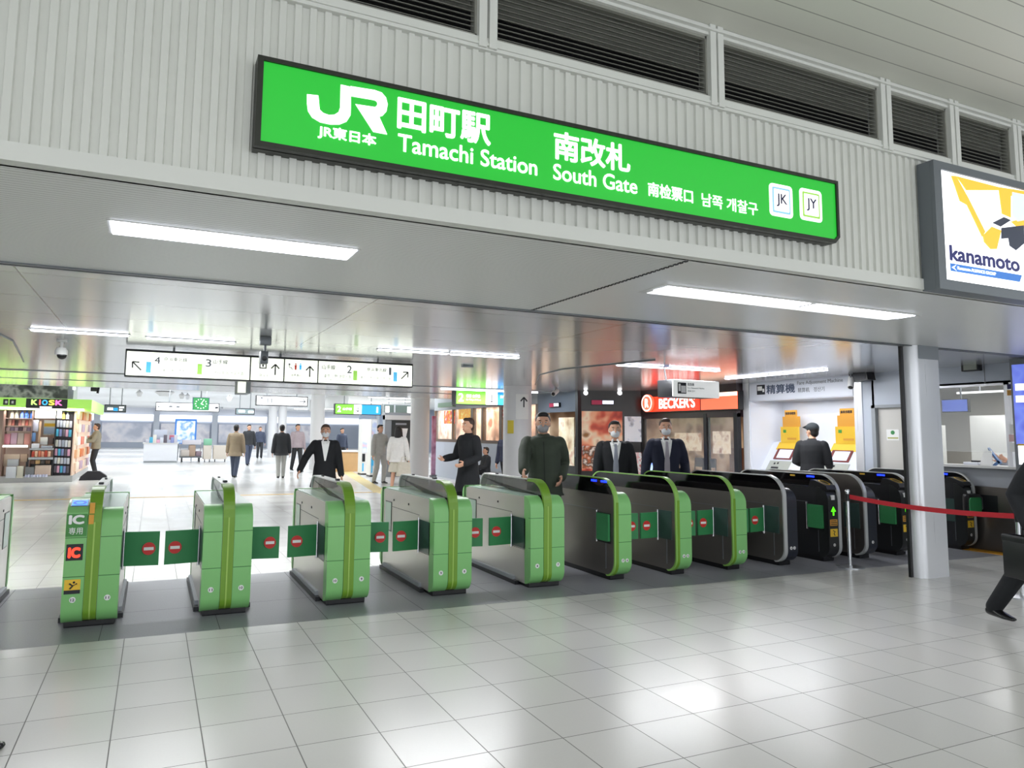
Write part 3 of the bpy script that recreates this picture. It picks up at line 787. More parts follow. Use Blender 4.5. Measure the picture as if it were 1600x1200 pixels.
    if icons:
        ca, cb_ = cx[0] + 0.02, cx[1] - 0.02; y = -0.0165
        # card reader: a yellow ringed dark plate on the shoulder of the cap
        b = MB(); b.prism([(0.02, 0.985), (0.20, 1.045), (0.26, 1.045), (0.30, 0.94), (0.03, 0.90), (0.0, 0.935)], cx[0] + 0.004, cx[1], 'x'); rd = b.build('card_reader', BLACK, t, True)
        u = Vector((0.18, 0.06)).normalized(); nn = Vector((-u.y, u.x))
        def ring(r0, r1, h, m, nm):
            b = MB(); A, B = [], []
            for i in range(24):
                a = 2 * PI * i / 24
                for R_, L_ in ((r0, A), (r1, B)):
                    q = Vector((0.02, 0.985)) + u * (0.095 + 0.085 * R_ * math.sin(a)) + nn * h
                    L_.append((cc + 0.058 * R_ * math.cos(a), q.x, q.y))
            b.add(A + B, [(i, (i + 1) % 24, 24 + (i + 1) % 24, 24 + i) for i in range(24)]); return b.build(nm, m, rd)
        ring(1.0, 0.78, 0.004, YEL, 'reader_ring')
        b = MB(); b.box(cc - 0.03, cc + 0.03, y - 0.001, 0, 0.80, 0.86); b.build('ic_mark', PAPER, t)
        b = MB(); b.box(cc - 0.012, cc + 0.012, y - 0.002, 0, 0.60, 0.66); b.prism([(cc - 0.045, 0.65), (cc + 0.045, 0.65), (cc, 0.715)], y - 0.002, 0, 'y'); b.build('entry_arrow', GREENLED, t)
        b = MB(); b.box(ca, cb_, y, 0, 0.47, 0.55); n1 = b.build('notice_sticker', ORG, t)
        b = MB(); b.box(ca + 0.01, cb_ - 0.01, y - 0.001, y + 0.002, 0.482, 0.492); b.box(ca + 0.01, cb_ - 0.01, y - 0.001, y + 0.002, 0.505, 0.515); b.box(ca + 0.01, cb_ - 0.02, y - 0.001, y + 0.002, 0.528, 0.538); b.build('print', INK, n1)
        b = MB(); b.box(ca, cb_, y, 0, 0.33, 0.43); n2 = b.build('warning_sticker', YEL, t)
        b = MB(); b.tube([(cc - 0.02, y, 0.41), (cc + 0.015, y, 0.395), (cc - 0.005, y, 0.37), (cc + 0.012, y, 0.345)], 0.006, 6); b.build('printed_figure', INK, n2)
    return t

narrow_gate(4.70, 'green ended narrow gate with two blue lamps beside the man in green', DSTEEL, ARCHG, [GREEN, GREEND], ('7', '6'), lflap='open', rflap=True, leds=((0.13, 0.24, BLUELED, 'blue_lamp'), (0.33, 0.44, BLUELED, 'blue_lamp')), line=OLIVE)
narrow_gate(5.55, 'green ended narrow gate numbered 6 and 5, before the navy suited man', DSTEEL, ARCHG, [GREEN, GREEND], ('6', '5'), lflap='closed', rflap=True, line=OLIVE)
narrow_gate(6.40, 'green ended narrow gate numbered 5 and 4, rightmost of the green ones', DSTEEL, ARCHG, [GREEN, GREEND], ('5', '4'), lflap='closed', rflap=True, line=OLIVE)
NAVY = mat('cap_dark_navy', (34, 38, 48), 0.3); DCAP = mat('cap_black', (34, 36, 36), 0.3)
narrow_gate(7.24, 'dark gate with silver edge and two white number stickers, right of the last green gate', DSTEEL, RIM, [NAVY, BLACK], ('4', '3'), lflap='closed')
lb = ((0.34, 0.46, BLUELED, 'blue_lamp'), (0.66, 0.74, YEL, 'yellow_lamp'))
narrow_gate(8.03, 'dark gate with open green flap and lit green arrow, before the capped man', CHAR, RIM, [DCAP, BLACK], ('3',), mirror=True, lflap='open', leds=lb, icons=True)
narrow_gate(8.70, 'bronze grey steel sided gate behind the thin rope barrier post', BSTEEL, RIM, [NAVY, BLACK], ('2',), black=False)
narrow_gate(9.44, 'dark gate with open green flap and lit arrow, just left of the steel pillar', CHAR, RIM, [DCAP, BLACK], ('2',), mirror=True, lflap='open', leds=lb, icons=True)
tg = narrow_gate(10.84, 'dark gate with a green flap standing out, just right of the steel pillar', CHAR, RIM, [DCAP, BLACK], ('1',), mirror=True, leds=lb, icons=True)
b = MB(); b.bbox(-0.05, 0.25, -0.10, 0.02, 0.50, 0.82, 0.04); ff = b.build('flap_housing', BLACK, tg, True)
b = MB(); b.prism(rsq(0.07, 0.66, 0.27, 0.22, 0.05), -0.112, -0.098, 'y'); b.build('flap', FLAPG, ff)
b = MB(); b.tube([(0.25, -0.04, 0.56), (0.275, -0.08, 0.60), (0.275, -0.08, 0.76), (0.25, -0.04, 0.80)], 0.008, 8); b.build('guard_bar', CHROME, ff)

# ------------------------------------------------------------------ belt barrier
def post(x, y, label, h=0.90):
    t = thing('barrier_post', label, 'barrier post', (x, y, 0), group='belt barrier posts')
    b = MB(); b.lathe((0, 0, 0), [(0.0, 0.0), (0.16, 0.0), (0.16, 0.012), (0.10, 0.022), (0.03, 0.028), (0, 0.028)], 28); b.build('base', STEEL, t, True)
    b = MB(); b.tube([(0, 0, 0.02), (0, 0, h)], 0.022, 16); b.build('pole', CHROME, t, True)
    b = MB(); b.lathe((0, 0, h), [(0, 0), (0.028, 0), (0.028, 0.02), (0.02, 0.035), (0, 0.036)], 16); b.build('cap', CHROME, t, True)
    b = MB(); b.tube([(0, 0, h - 0.11), (0, 0, h - 0.02)], 0.028, 16); b.build('belt_head', BLACK, t, True)
    return t
pa = Vector((8.02, 6.41, 0)); pb = Vector((8.20, 4.56, 0))
post(pa.x, pa.y, 'slim steel barrier post by the bronze grey gate, left of the pillar', 0.925)
post(pb.x, pb.y, 'slim steel barrier post beside the walking man at the right edge', 0.87)
b = MB(); n = 16; vs = []
for i in range(n + 1):
    k = i / n; p = pa.lerp(pb, k); z = 0.875 + (0.82 - 0.875) * k - 0.12 * 4 * k * (1 - k) * 0.35
    for dz in (-0.027, 0.027):
        for s in (-0.002, 0.002): vs.append((p.x - s, p.y, z + dz))
fs = []
for i in range(n):
    o = 4 * i; q = o + 4
    fs += [(o, q, q + 2, o + 2), (o + 1, o + 3, q + 3, q + 1), (o, o + 1, q + 1, q), (o + 2, q + 2, q + 3, o + 3)]
b.add(vs, fs); tag(b.build('barrier_belt', TAPE), 'red belt stretched across the front of the steel pillar', 'belt')
# ------------------------------------------------------------------ hanging direction sign
def arrow(b, cx, cz, r, ang, y, w=0.016):
    """arrow of open head and shaft pointing along ang (radians, 0 = right)"""
    d = Vector((math.cos(ang), math.sin(ang))); n = Vector((-d.y, d.x)); c = Vector((cx, cz))
    def bar(p, q, ww):
        e = (q - p).normalized(); m_ = Vector((-e.y, e.x)) * ww / 2
        b.prism([(p + m_)[:], (q + m_)[:], (q - m_)[:], (p - m_)[:]], y - 0.004, y, 'y')
    tip = c + d * r
    bar(c - d * r, tip, w); bar(tip + d * w * .3, tip - d * r * .75 + n * r * .75, w); bar(tip + d * w * .3, tip - d * r * .75 - n * r * .75, w)
YH = 10.52
t = thing('hanging_direction_sign', 'wide white backlit sign for platforms 1 to 4 hanging from the glossy ceiling', 'sign', (1.63, YH + 0.1, ZC))
hx0, hx1, hz0, hz1 = -0.395, 3.64, 2.305, 2.655
wbox('housing', CHAR, t, hx0, hx1, YH + 0.01, YH + 0.2, hz0, hz1 + 0.02, r=0.008)
divs = [AY(391, 580, YH).x, AY(444, 580, YH).x, AY(497, 580, YH).x]
xs = [hx0] + divs + [hx1]
for i in range(4):
    wbox('panel', SIGNC, t, xs[i] + (0.02 if i == 0 else 0.01), xs[i + 1] - (0.02 if i == 3 else 0.01), YH, YH + 0.02, hz0 + 0.018, hz1 - 0.012)
for p, a in (((214, 572), 135), ((430, 578), 90), ((484, 581), 90), ((632, 587), 45)):
    b = MB(); q = AY(p[0], p[1], YH); arrow(b, q.x, q.z, 0.075, math.radians(a), YH, 0.018); wp(b, 'arrow', INK, t)
for (p, mm) in (((232, 574), SKYB), ((312, 577), LIME), ((555, 587), LIME), ((617.5, 589), SKYB)):
    q = AY(p[0], p[1], YH); wbox('line_colour_bar', mm, t, q.x - 0.03, q.x + 0.03, YH - 0.004, YH, q.z - 0.07, q.z + 0.075)
def H(s, p0, p1, m=INKG, bold=0.0): return text_px(s, p0, p1, 'Y', YH, m, t, bold)
INKM = mat('ink_mid', (90, 94, 104), 0.6)
H('4', (241, 568), (251, 557.5), INKM, 0.01); H('3', (321, 573), (330.5, 561.5), INKM, 0.01); H('2', (542, 583), (550, 571.5), INKM, 0.01); H('1', (607.5, 586), (611.5, 574.5), INKM, 0.01)
H('京浜東北線', (256, 564), (293, 559.5), INKG, 0.01); H('山手線', (333, 568.5), (356, 562.5), INKG, 0.01); H('山手線', (503, 577), (524, 570.5), INKG, 0.01); H('京浜東北線', (573, 580), (604, 575.5), INKG, 0.01)
H('品川 蒲田 横浜 大船方面', (240, 580), (301, 577.5)); H('品川 渋谷 新宿 池袋方面', (321, 584.5), (381, 581)); H('東京 上野 池袋方面', (506, 590), (549, 586)); H('東京 上野 田端 大宮方面', (563, 591.5), (611, 589.5))
H('for Shinagawa, Kamata, Yokohama & Ofuna', (240, 584.5), (301, 585.5)); H('for Shinagawa, Shibuya, Shinjuku', (321, 588.5), (377, 589)); H('for Tokyo, Ueno & Ikebukuro', (508, 595), (546, 593.5)); H('for Tokyo, Ueno & Omiya', (563, 597), (607, 596.5))
H('北口', (404, 588), (418, 584)); H('お手洗い', (455, 588), (471, 584.5), INKG, 0.01)
b = MB(); q = AY(411, 571, YH)
b.box(q.x - .05, q.x + .05, YH - .004, YH, q.z - .045, q.z - .03); b.box(q.x - .05, q.x - .035, YH - .004, YH, q.z - .045, q.z + .04); b.box(q.x + .035, q.x + .05, YH - .004, YH, q.z - .045, q.z + .04)
b.box(q.x - .05, q.x + .05, YH - .004, YH, q.z + .03, q.z + .045); b.box(q.x - .012, q.x + .012, YH - .004, YH, q.z - .02, q.z + .02)
wp(b, 'gate_symbol', INK, t)
b = MB(); q = AY(452, 573, YH); b.disc((q.x, YH - .002, q.z + .035), .014, (0, 1, 0), .004, 10); b.tube([(q.x, YH - .002, q.z + .02), (q.x, YH - .002, q.z - .01), (q.x + .03, YH - .002, q.z - .012), (q.x + .045, YH - .002, q.z - .04)], .005, 6)
wp(b, 'wheelchair_symbol', INKG, t)
for px, mm in ((462, RED), (469.5, SIGNB)):
    q = AY(px, 573, YH); b = MB(); b.disc((q.x, YH - .002, q.z + .04), .011, (0, 1, 0), .004, 10); b.prism([(q.x - .016, q.z + .025), (q.x + .016, q.z + .025), (q.x + .012, q.z - .045), (q.x - .012, q.z - .045)], YH - .004, YH, 'y'); wp(b, 'toilet_symbol', mm, t)
b = MB()
for x in (0.2, 1.63, 3.1): b.tube([(x, YH + 0.1, hz1), (x, YH + 0.1, ZC)], 0.015, 8)
wp(b, 'hanger', GREYM, t)
# small side-on sign under it
q = AY(381, 604, 12.0)
t = thing('hanging_sign', 'small sign seen edge on below the wide direction sign', 'sign', (q.x, 12.0, ZC))
b = MB(); b.bbox(q.x - .09, q.x + .11, 12.0, 12.5, q.z - .11, q.z + .11, .01); wp(b, 'housing', GREYP, t)
wbox('face', SIGNC, t, q.x - .095, q.x + .03, 11.992, 12.0, q.z - .10, q.z + .10)
b = MB(); b.tube([(q.x, 12.25, q.z + .1), (q.x, 12.25, ZC)], .012, 8); wp(b, 'hanger', GREYM, t)

# ------------------------------------------------------------------ cameras, speaker, small ceiling gear
q = FL(97, 532, ZC)
t = thing('security_camera', 'domed security camera on a short stem at the left of the glossy ceiling', 'camera', q)
zz = AY(97, 552, q.y).z
b = MB(); b.lathe((q.x, q.y, ZC - .02), [(.0, 0), (.06, 0), (.06, .02), (0, .02)], 16); b.tube([q, (q.x, q.y, zz + .05)], .018, 10); wp(b, 'stem', WHITE, t, True)
b = MB(); b.lathe((q.x, q.y, zz - .02), [(0, 0), (.07, .0), (.075, .05), (.05, .09), (0, .09)], 18); wp(b, 'hood', WHITE, t, True)
b = MB(); b.ell((q.x + .01, q.y - .01, zz - .03), (.058, .058, .05)); wp(b, 'dome', BLACKG, t, True)
q = FL(415, 526, ZC)
t = thing('sensor_camera', 'grey box sensor on a stem in front of the wide direction sign', 'camera', q)
za = AY(415, 533, q.y).z; zb_ = AY(413, 556, q.y).z
b = MB(); b.tube([q, (q.x, q.y, zb_)], .015, 10); wp(b, 'stem', GREYM, t, True)
wbox('junction_box', GREYM, t, q.x - .065, q.x + .065, q.y - .05, q.y + .05, za - .05, za + .05, r=.008)
wbox('sensor_head', GREYM, t, q.x - .06, q.x + .03, q.y - .09, q.y + .05, zb_ - .10, zb_ + .05, r=.01)
b = MB(); b.disc((q.x - .015, q.y - .092, zb_ - .04), .03, (0, 1, 0), .01, 16); wp(b, 'lens', BLACKG, t)
def spot(label, q, aim, name='security_camera', mm=WHITE, L=0.2, r=.045, drop=.12):
    t = thing(name, label, 'camera', q)
    aim = Vector(aim).normalized(); c = Vector(q) + Vector((0, 0, -drop))
    b = MB(); b.tube([q, c], .014, 8); b.lathe((q[0], q[1], q[2] - .015), [(0, 0), (.04, 0), (.04, .015), (0, .015)], 14); wp(b, 'bracket', GREYM, t)
    b = MB(); b.tube([c - aim * L * .4, c + aim * L * .6], r, 14); wp(b, 'body', mm, t, True)
    b = MB(); b.tube([c + aim * L * .6, c + aim * (L * .6 + .01)], r * .75, 14); wp(b, 'lens', BLACKG, t)
    return t
q = AX(1329, 580, 10.9); q.z = ZC
spot('white bullet camera at the right end of the fare adjustment sign', q, (-.5, -.3, -.8), L=.22, r=.05, drop=.14)
q = FL(868, 606, ZC); spot('small spotlight camera under the ceiling between column arrow and restaurant', q, (-.7, -.4, -.4), L=.2, r=.06, drop=.10)
q = AX(1345, 588, 10.98); 
t = thing('loudspeaker', 'black loudspeaker on the wall above the grey staff door', 'speaker', (11.2, q.y, q.z))
b = MB(); b.prism([(q.y - .17, q.z - .07), (q.y + .17, q.z - .09), (q.y + .19, q.z + .08), (q.y - .14, q.z + .10)], 10.92, 11.12, 'x'); wp(b, 'cabinet', BLACK, t)
wbox('bracket', CHAR, t, 11.1, 11.2, q.y - .03, q.y + .03, q.z - .02, q.z + .03)
wbox('grille', CHAR, t, 10.914, 10.922, q.y - .13, q.y + .13, q.z - .055, q.z + .06)
q = FL(730, 571, ZC); b = MB(); b.bbox(q.x - .09, q.x + .09, q.y - .05, q.y + .05, ZC - .03, ZC, .008); tag(b.build('smoke_detector', GREYP), 'small grey detector on the glossy ceiling right of the direction sign', 'detector')

for pts, lb in ((((0, 523), (20, 533), (32, 555), (38, 568)), 'thin grey cable on the glossy ceiling left of the security camera'), (((836, 601), (843, 586), (880, 577), (960, 569), (1040, 561)), 'thin dark cable running over the ceiling from the arrow column')):
    b = MB(); P = []
    for i in range(len(pts) - 1):
        for k in range(5): P.append(FL(pts[i][0] + (pts[i + 1][0] - pts[i][0]) * k / 5, pts[i][1] + (pts[i + 1][1] - pts[i][1]) * k / 5, ZC - .008))
    b.tube(P, .009, 6); tag(b.build('ceiling_cable', GREYM), lb, 'cable', 'cables on the glossy ceiling')
# ------------------------------------------------------------------ round columns
def column(cx, cy, r, top, label):
    b = MB(); b.tube([(cx, cy, 0), (cx, cy, top)], r, 36); o = b.build('column', mat('column_white', (222, 222, 224), 0.35), smooth=True); return structure(o, label)
column(7.95, 22.2, 0.31, ZC + .9, 'white round column beside the blue grey window wall')
column(7.72, 14.85, 0.33, ZC, 'white round column with a black arrow poster')
# poster wrapped on the nearer column
def wrap(name, label, cat, cx, cy, r, a0, a1, z0, z1, m, parent=None):
    b = MB(); n = 10; vs = []
    for i in range(n + 1):
        a = math.radians(a0 + (a1 - a0) * i / n)
        for rr_ in (r + .001, r + .004):
            for z in (z0, z1): vs.append((cx + rr_ * math.cos(a), cy + rr_ * math.sin(a), z))
    fs = []
    for i in range(n):
        o = 4 * i; q = o + 4; fs += [(o + 2, q + 2, q + 3, o + 3), (o, o + 1, q + 1, q), (o + 1, o + 3, q + 3, q + 1), (o, q, q + 2, o + 2)]
    fs += [(0, 2, 3, 1), (4 * n, 4 * n + 1, 4 * n + 3, 4 * n + 2)]
    b.add(vs, fs); return b.build(name, m, parent)
o = wrap('column_poster', '', '', 7.72, 14.85, .33, 236, 292, 1.95, 2.52, PAPER)
tag(o, 'white poster with a black arrow wrapped on the round column', 'poster')
va = math.radians(268); cp = Vector((7.72 + .336 * math.cos(va), 14.85 + .336 * math.sin(va), 2.33)); uu = Vector((-math.sin(va), math.cos(va), 0))
b = MB(); bb = MB(); arrow(bb, 0, 0, .11, PI / 2, -.004, .03)
M_ = Matrix(((uu.x, math.cos(va) * -1, 0, cp.x), (uu.y, math.sin(va) * -1, 0, cp.y), (0, 0, 1, cp.z), (0, 0, 0, 1)))
bb.xf(M_); bb.build('arrow', INK, o)
o = wrap('column_poster.001', '', '', 7.72, 14.85, .33, 200, 228, 1.62, 1.92, mat('poster_yellow', (226, 204, 70), 0.5))
tag(o, 'small yellow poster on the round column behind the man in green', 'poster')

# ------------------------------------------------------------------ right side: window wall, restaurant, fare machines, door, office
XW = 9.78
sbox('wall_right.001', BLUEG, XW, XW + .15, 15.4, 25.7, 0, 1.30, 'blue grey wall below the restaurant windows')
sbox('wall_right.002', mat('brown_frame', (104, 88, 74), 0.4), XW - .01, XW + .16, 15.4, 25.7, 1.30, 1.40, 'brown sill of the window wall')
DWALL = mat('slate_wall', (92, 102, 116), 0.4)
sbox('wall_right.003', GREYP, XW, XW + .15, 17.6, 25.7, 2.46, ZC + .9, 'wall above the windows'); sbox('wall_right.004', DWALL, XW, XW + .15, 15.4, 17.6, 2.2, ZC, 'dark slate wall above the beige poster')
BF = MATS['brown_frame']
for i, y in enumerate((25.62, 23.84, 22.16, 21.3, 19.97, 18.95, 17.63)):
    structure(sbox('window_frame' if i == 0 else 'window_frame.%03d' % i, BF, XW - .01, XW + .12, y - (.06 if i not in (2, 4) else .13), y + .06, 1.4, 2.46))
b = MB(); b.box(XW + .04, XW + .05, 17.63, 25.62, 1.4, 2.46); structure(b.build('window_1', GLASSM), 'glazing of the window wall')
structure(sbox('wall_inside', picture_mat('warm_interior', [(120, 84, 60), (196, 150, 120), (232, 200, 176), (250, 236, 214), (208, 120, 90)], 1.6, emit=0.35, seed=3), 10.5, 10.6, 17.3, 27.5, .8, 2.7, 'warm lit interior behind the windows'))
MENU = [((694, 657), (715, 640)), ((716, 652), (738, 633)), ((783, 655), (796, 635))]
for i, (p0, p1) in enumerate((((692, 662), (709, 641)), ((715, 655), (734, 634)), ((782, 652), (795, 634)))):
    a, c = AX(p0[0], p0[1], XW - .012), AX(p1[0], p1[1], XW - .012)
    b = MB(); b.box(XW + .028, XW + .036, c.y, a.y, a.z, c.z)
    tag(b.build('window_poster', picture_mat('poster_window_%d' % i, [[(240, 236, 220), (220, 60, 50), (250, 210, 60)], [(240, 190, 60), (228, 160, 40), (250, 220, 120)], [(250, 250, 245), (214, 60, 60), (240, 230, 220)]][i], 6, emit=.25, seed=i)),
        ['white red and yellow poster in the farthest window of the window wall', 'orange poster hanging in the second window of the window wall', 'white and red poster in the window beside the arrow column'][i], 'poster', 'posters in the window wall')
# beige poster and monitor between column and restaurant
wbp = lambda n, m, p0, p1, X, d, label, cat, grp=None: tag((lambda b: (b.box(X - d, X, AX(p1[0], p1[1], X).y, AX(p0[0], p0[1], X).y, AX(p0[0], p0[1], X).z, AX(p1[0], p1[1], X).z), b.build(n, m))[1])(MB()), label, cat, grp)
sbox('wall_right.005', mat('dark_lower', (46, 48, 50), 0.4), XW - .004, XW, 15.4, 17.5, 0, 1.05)
wbp('menu_poster', picture_mat('beige_poster', [(190, 156, 120), (232, 214, 180), (246, 238, 214), (200, 120, 80)], 2.6, seed=9), (874, 726), (898, 652), XW - .004, .02, 'beige menu poster on the wall left of the burger poster', 'poster')
def monitor(label, a, n, w, h):
    """wall monitor: a = centre, n = outward normal in plan"""
    n = Vector(n).normalized(); rz = math.atan2(n.y, n.x) + PI / 2
    t = thing('wall_monitor', label, 'monitor', a, rz, 'wall monitors over the restaurant')
    b = MB(); b.bbox(-w / 2, w / 2, -.05, .0, -h / 2, h / 2, .006); b.build('casing', BLACK, t)
    b = MB(); b.box(-w / 2 + .01, -.02 * w, -.054, -.05, -h / 2 + .01, h / 2 - .01); b.build('screen', mat('screen_crimson', (150, 40, 70), .4, emit=.45), t)
    b = MB(); b.box(.0, w / 2 - .01, -.054, -.05, -h * .3, h * .36); b.build('caption', mat('screen_pale', (236, 238, 255), .4, emit=1.3), t)
    return t
a = AX(868, 633, XW - .01); monitor('slim wall monitor on the slate wall left of the restaurant corner', a, (-1, 0), .50, .12)
# restaurant: angled front from A to B, then the glazed side along X = 10.7
A = Vector((9.70, 15.30)); B = Vector((11.05, 14.60)); dAB = (B - A); LAB = dAB.length; dAB.normalize(); nAB = Vector((-dAB.y, dAB.x))
if nAB.y > 0: nAB = -nAB
def SEG(px, py):
    d = ray((px, py)); den = d[0] * nAB.x + d[1] * nAB.y; k = (A.x * nAB.x + A.y * nAB.y) / den
    return ((d[0] * k - A.x) * dAB.x + (d[1] * k - A.y) * dAB.y, EYE + d[2] * k)
def onseg(name, m, s0, s1, z0, z1, d0, d1, parent=None):
    b = MB(); P = []
    for s, d in ((s0, d0), (s1, d0), (s1, d1), (s0, d1)):
        q = A + dAB * s + nAB * d; P.append((q.x, q.y))
    b.prism(P, z0, z1, 'z')
    return b.build(name, m) if parent is None else wp(b, name, m, parent)
RDARK = mat('restaurant_dark', (52, 50, 48), 0.3)
structure(onseg('wall_restaurant', RDARK, 0, LAB, 0, ZC, -.15, 0), 'dark angled front of the burger restaurant')
structure(sbox('trim_12', CHAR, A.x - .06, A.x + .06, A.y - .02, A.y + .1, 0, ZC))
s0, z0 = SEG(909, 738); s1, z1 = SEG(972, 643)
pst = onseg('burger_poster', picture_mat('burger_picture', [(150, 46, 36), (206, 86, 60), (236, 170, 130), (246, 220, 190), (150, 100, 50)], 2.2, emit=.22, seed=5), s0, s1, .72, z1, .004, .03)
tag(pst, 'tall red burger poster on the dark restaurant front', 'poster')
o = onseg('poster_strip', picture_mat('burger_grid', [(232, 206, 190), (196, 110, 70), (90, 60, 40), (240, 226, 214)], 7, emit=.2, seed=2), s0 + .01, s0 + .42, .78, 1.34, .03, .034)
tag(o, 'strip of small burger pictures along the foot of the tall poster', 'poster')
s0, z0 = SEG(976, 690); s1, z1 = SEG(1006, 651)
o = onseg('menu_poster.001', picture_mat('pale_menu', [(226, 228, 236), (240, 242, 248), (150, 152, 160)], 5, emit=.25, seed=4), s0, s1, z0, z1, .004, .025); tag(o, 'pale menu poster between the burger poster and the standing sign', 'poster')
s0, z0 = SEG(983, 742); s1, z1 = SEG(1004, 707)
o = onseg('price_poster', picture_mat('price_picture', [(244, 240, 240), (230, 180, 180), (250, 250, 250), (190, 100, 100)], 9, emit=.2, seed=8), s0, s1, z0 - .1, z1, .004, .02); tag(o, 'small white price poster behind the first suited man', 'poster')
s_, z_ = SEG(941, 629); q = A + dAB * s_ + nAB * .01; monitor('slim wall monitor above the tall burger poster', (q.x, q.y, z_), nAB, .56, .13)
for i, p in enumerate(((915, 614), (968, 614))):
    s_, z_ = SEG(*p); q = A + dAB * s_ + nAB * .0; b = MB(); b.disc((q.x + nAB.x * .03, q.y + nAB.y * .03, z_), .055, (nAB.x, nAB.y, -.15), .08, 16)
    tag(b.build('downlight', SIGNW, smooth=False), ['small round spotlight left above the burger poster', 'small round spotlight right above the burger poster'][i], 'light', 'round spotlights on the restaurant front')
XB = 11.05
YB0, YB1 = 11.37, 14.60
sbox('wall_restaurant.001', mat('restaurant_band', (56, 40, 44), 0.35), XB, XB + .2, YB0, YB1, 2.02, ZC, 'dark band over the glazed restaurant side')
sbox('wall_restaurant.002', RDARK, XB, XB + .12, YB0, YB1, 0, .25)
for i, y in enumerate((YB1 - .04, 12.32, YB0 + .05)): structure(sbox('trim_13' if i == 0 else 'trim_13.%03d' % i, CHAR, XB - .01, XB + .1, y - .05, y + .05, 0, 2.1))
b = MB(); b.box(XB + .03, XB + .04, YB0, YB1, .25, 2.02); structure(b.build('window_2', GLASSM), 'glass side of the restaurant')
# restaurant inside
sbox('wall_restaurant.003', picture_mat('restaurant_inside', [(88, 66, 50), (150, 118, 92), (204, 176, 146), (232, 214, 186), (120, 96, 70)], 1.3, emit=.16, seed=12), 15.0, 15.1, 11.3, 17.2, 0, 2.7, 'warm back wall of the restaurant')
sbox('wall_restaurant.005', MATS['restaurant_inside'], 9.95, 15.0, 17.2, 17.3, 0, 2.7)
sbox('floor.004', mat('restaurant_floor', (120, 92, 70), 0.35), 11.1, 15.0, 11.42, 17.1, 0, .004); sbox('ceiling.005', mat('restaurant_ceiling', (120, 112, 104), .6), 11.26, 15.1, 11.42, 17.2, 2.5, 2.6)
sbox('wall_restaurant.004', mat('restaurant_partition', (150, 128, 104), 0.5), 11.25, 15.0, 11.34, 11.42, 0, 2.6)
t = thing('service_counter', 'brown wooden service counter inside the restaurant window', 'counter', (12.05, 11.95, 0))
wbox('body', BROWN, t, 11.75, 12.4, 11.46, 12.35, 0, 1.32); wbox('worktop', BROWN, t, 11.72, 12.43, 11.45, 12.38, 1.32, 1.36)
def stool():
    t = thing('bar_stool', 'black metal stool at the restaurant window, left of its pair', 'stool', (11.5, 13.25, 0), group='stools in the restaurant')
    for sx in (-1, 1):
        for sy in (-1, 1):
            b = MB(); b.tube([(sx * .19, sy * .19, 0), (sx * .13, sy * .13, .72)], .014, 8); b.build('leg', CHROME, t)
    b = MB(); b.bbox(-.19, .19, -.19, .19, .72, .76, .012); b.build('seat', BLACK, t)
    b = MB(); b.tube([(.17, -.15, .76), (.20, -.15, 1.1), (.20, .15, 1.1), (.17, .15, .76)], .013, 8); b.box(.185, .21, -.13, .13, .9, 1.09); b.build('backrest', CHAR, t)
    b = MB(); b.tube([(-.16, -.16, .3), (.16, -.16, .3), (.16, .16, .3), (-.16, .16, .3), (-.16, -.16, .3)], .009, 6); b.build('foot_ring', CHROME, t)
    return t
st = stool(); st2 = copy_tree(st); st2.location = (11.42, 12.72, 0); st2.rotation_euler = (0, 0, .5); st2['label'] = 'black metal stool at the restaurant window, nearer the brown counter'
b = MB(); b.box(XB + .045, XB + .05, 12.5, 13.4, 1.28, 1.68); tag(b.build('window_poster', picture_mat('pastry_picture', [(220, 190, 150), (240, 226, 200), (190, 140, 100)], 5, emit=.3, seed=15)), 'pale pastry poster low in the restaurant window', 'poster')
b = MB(); b.box(XB + .045, XB + .05, 11.62, 12.15, 1.24, 1.72); tag(b.build('window_poster', picture_mat('pastry_picture_b', [(226, 200, 166), (236, 220, 196), (170, 120, 90)], 6, emit=.3, seed=17)), 'beige poster in the right hand restaurant window pane', 'poster')
b = MB(); b.box(11.4, 13.4, 12.6, 12.66, 2.44, 2.5); tag(b.build('strip_lamp', SIGNW), 'white strip lamp inside the restaurant', 'light')
# lit restaurant sign
t = thing('restaurant_sign', 'glowing red and white restaurant name sign with a round R emblem', 'sign', (XB, 12.9, 2.35))
XS = XB - .13
a = AX(1030, 632, XS); c = AX(1153, 625, XS)
ya, yc = AX(1008, 630, XS).y, AX(1152, 625, XS).y; ymid = AX(1094, 630, XS).y
ZS0, ZS1 = AX(1152, 638.5, XS).z, AX(1152, 611.5, XS).z
wbox('housing', BLACK, t, XS + .01, XB, yc - .04, ya + .02, ZS0 - .02, ZS1 + .02)
wbox('lit_face', SIGNR, t, XS, XS + .012, ymid + .02, ya, ZS0, ZS1)
wbox('lit_face', mat('lit_coral', (255, 120, 90), .4, emit=.95, ecol=(255, 112, 76)), t, XS, XS + .012, yc, ymid - .02, ZS0, ZS1)
wbox('light_band', mat('lit_peach', (255, 220, 190), .4, emit=2.2, ecol=(255, 214, 180)), t, XS - .004, XS + .002, yc, ymid - .02, ZS1 - .08, ZS1)
LWW = mat('lit_letter_hot', (255, 250, 245), .4, emit=1.6, ecol=(255, 246, 238))
text_px("BECKER'S", (1030, 639), (1086, 619), 'X', XS, LWW, t, .03, off=.006)
cy_, cz_ = AX(1012, 630, XS - .05).y, AX(1012, 630, XS - .05).z
b = MB(); b.disc((XS - .05, cy_, cz_), .21, (1, 0, 0), .06, 28); em = wp(b, 'emblem', mat('lit_salmon', (255, 120, 90), .4, emit=1.0, ecol=(255, 116, 84)), t)
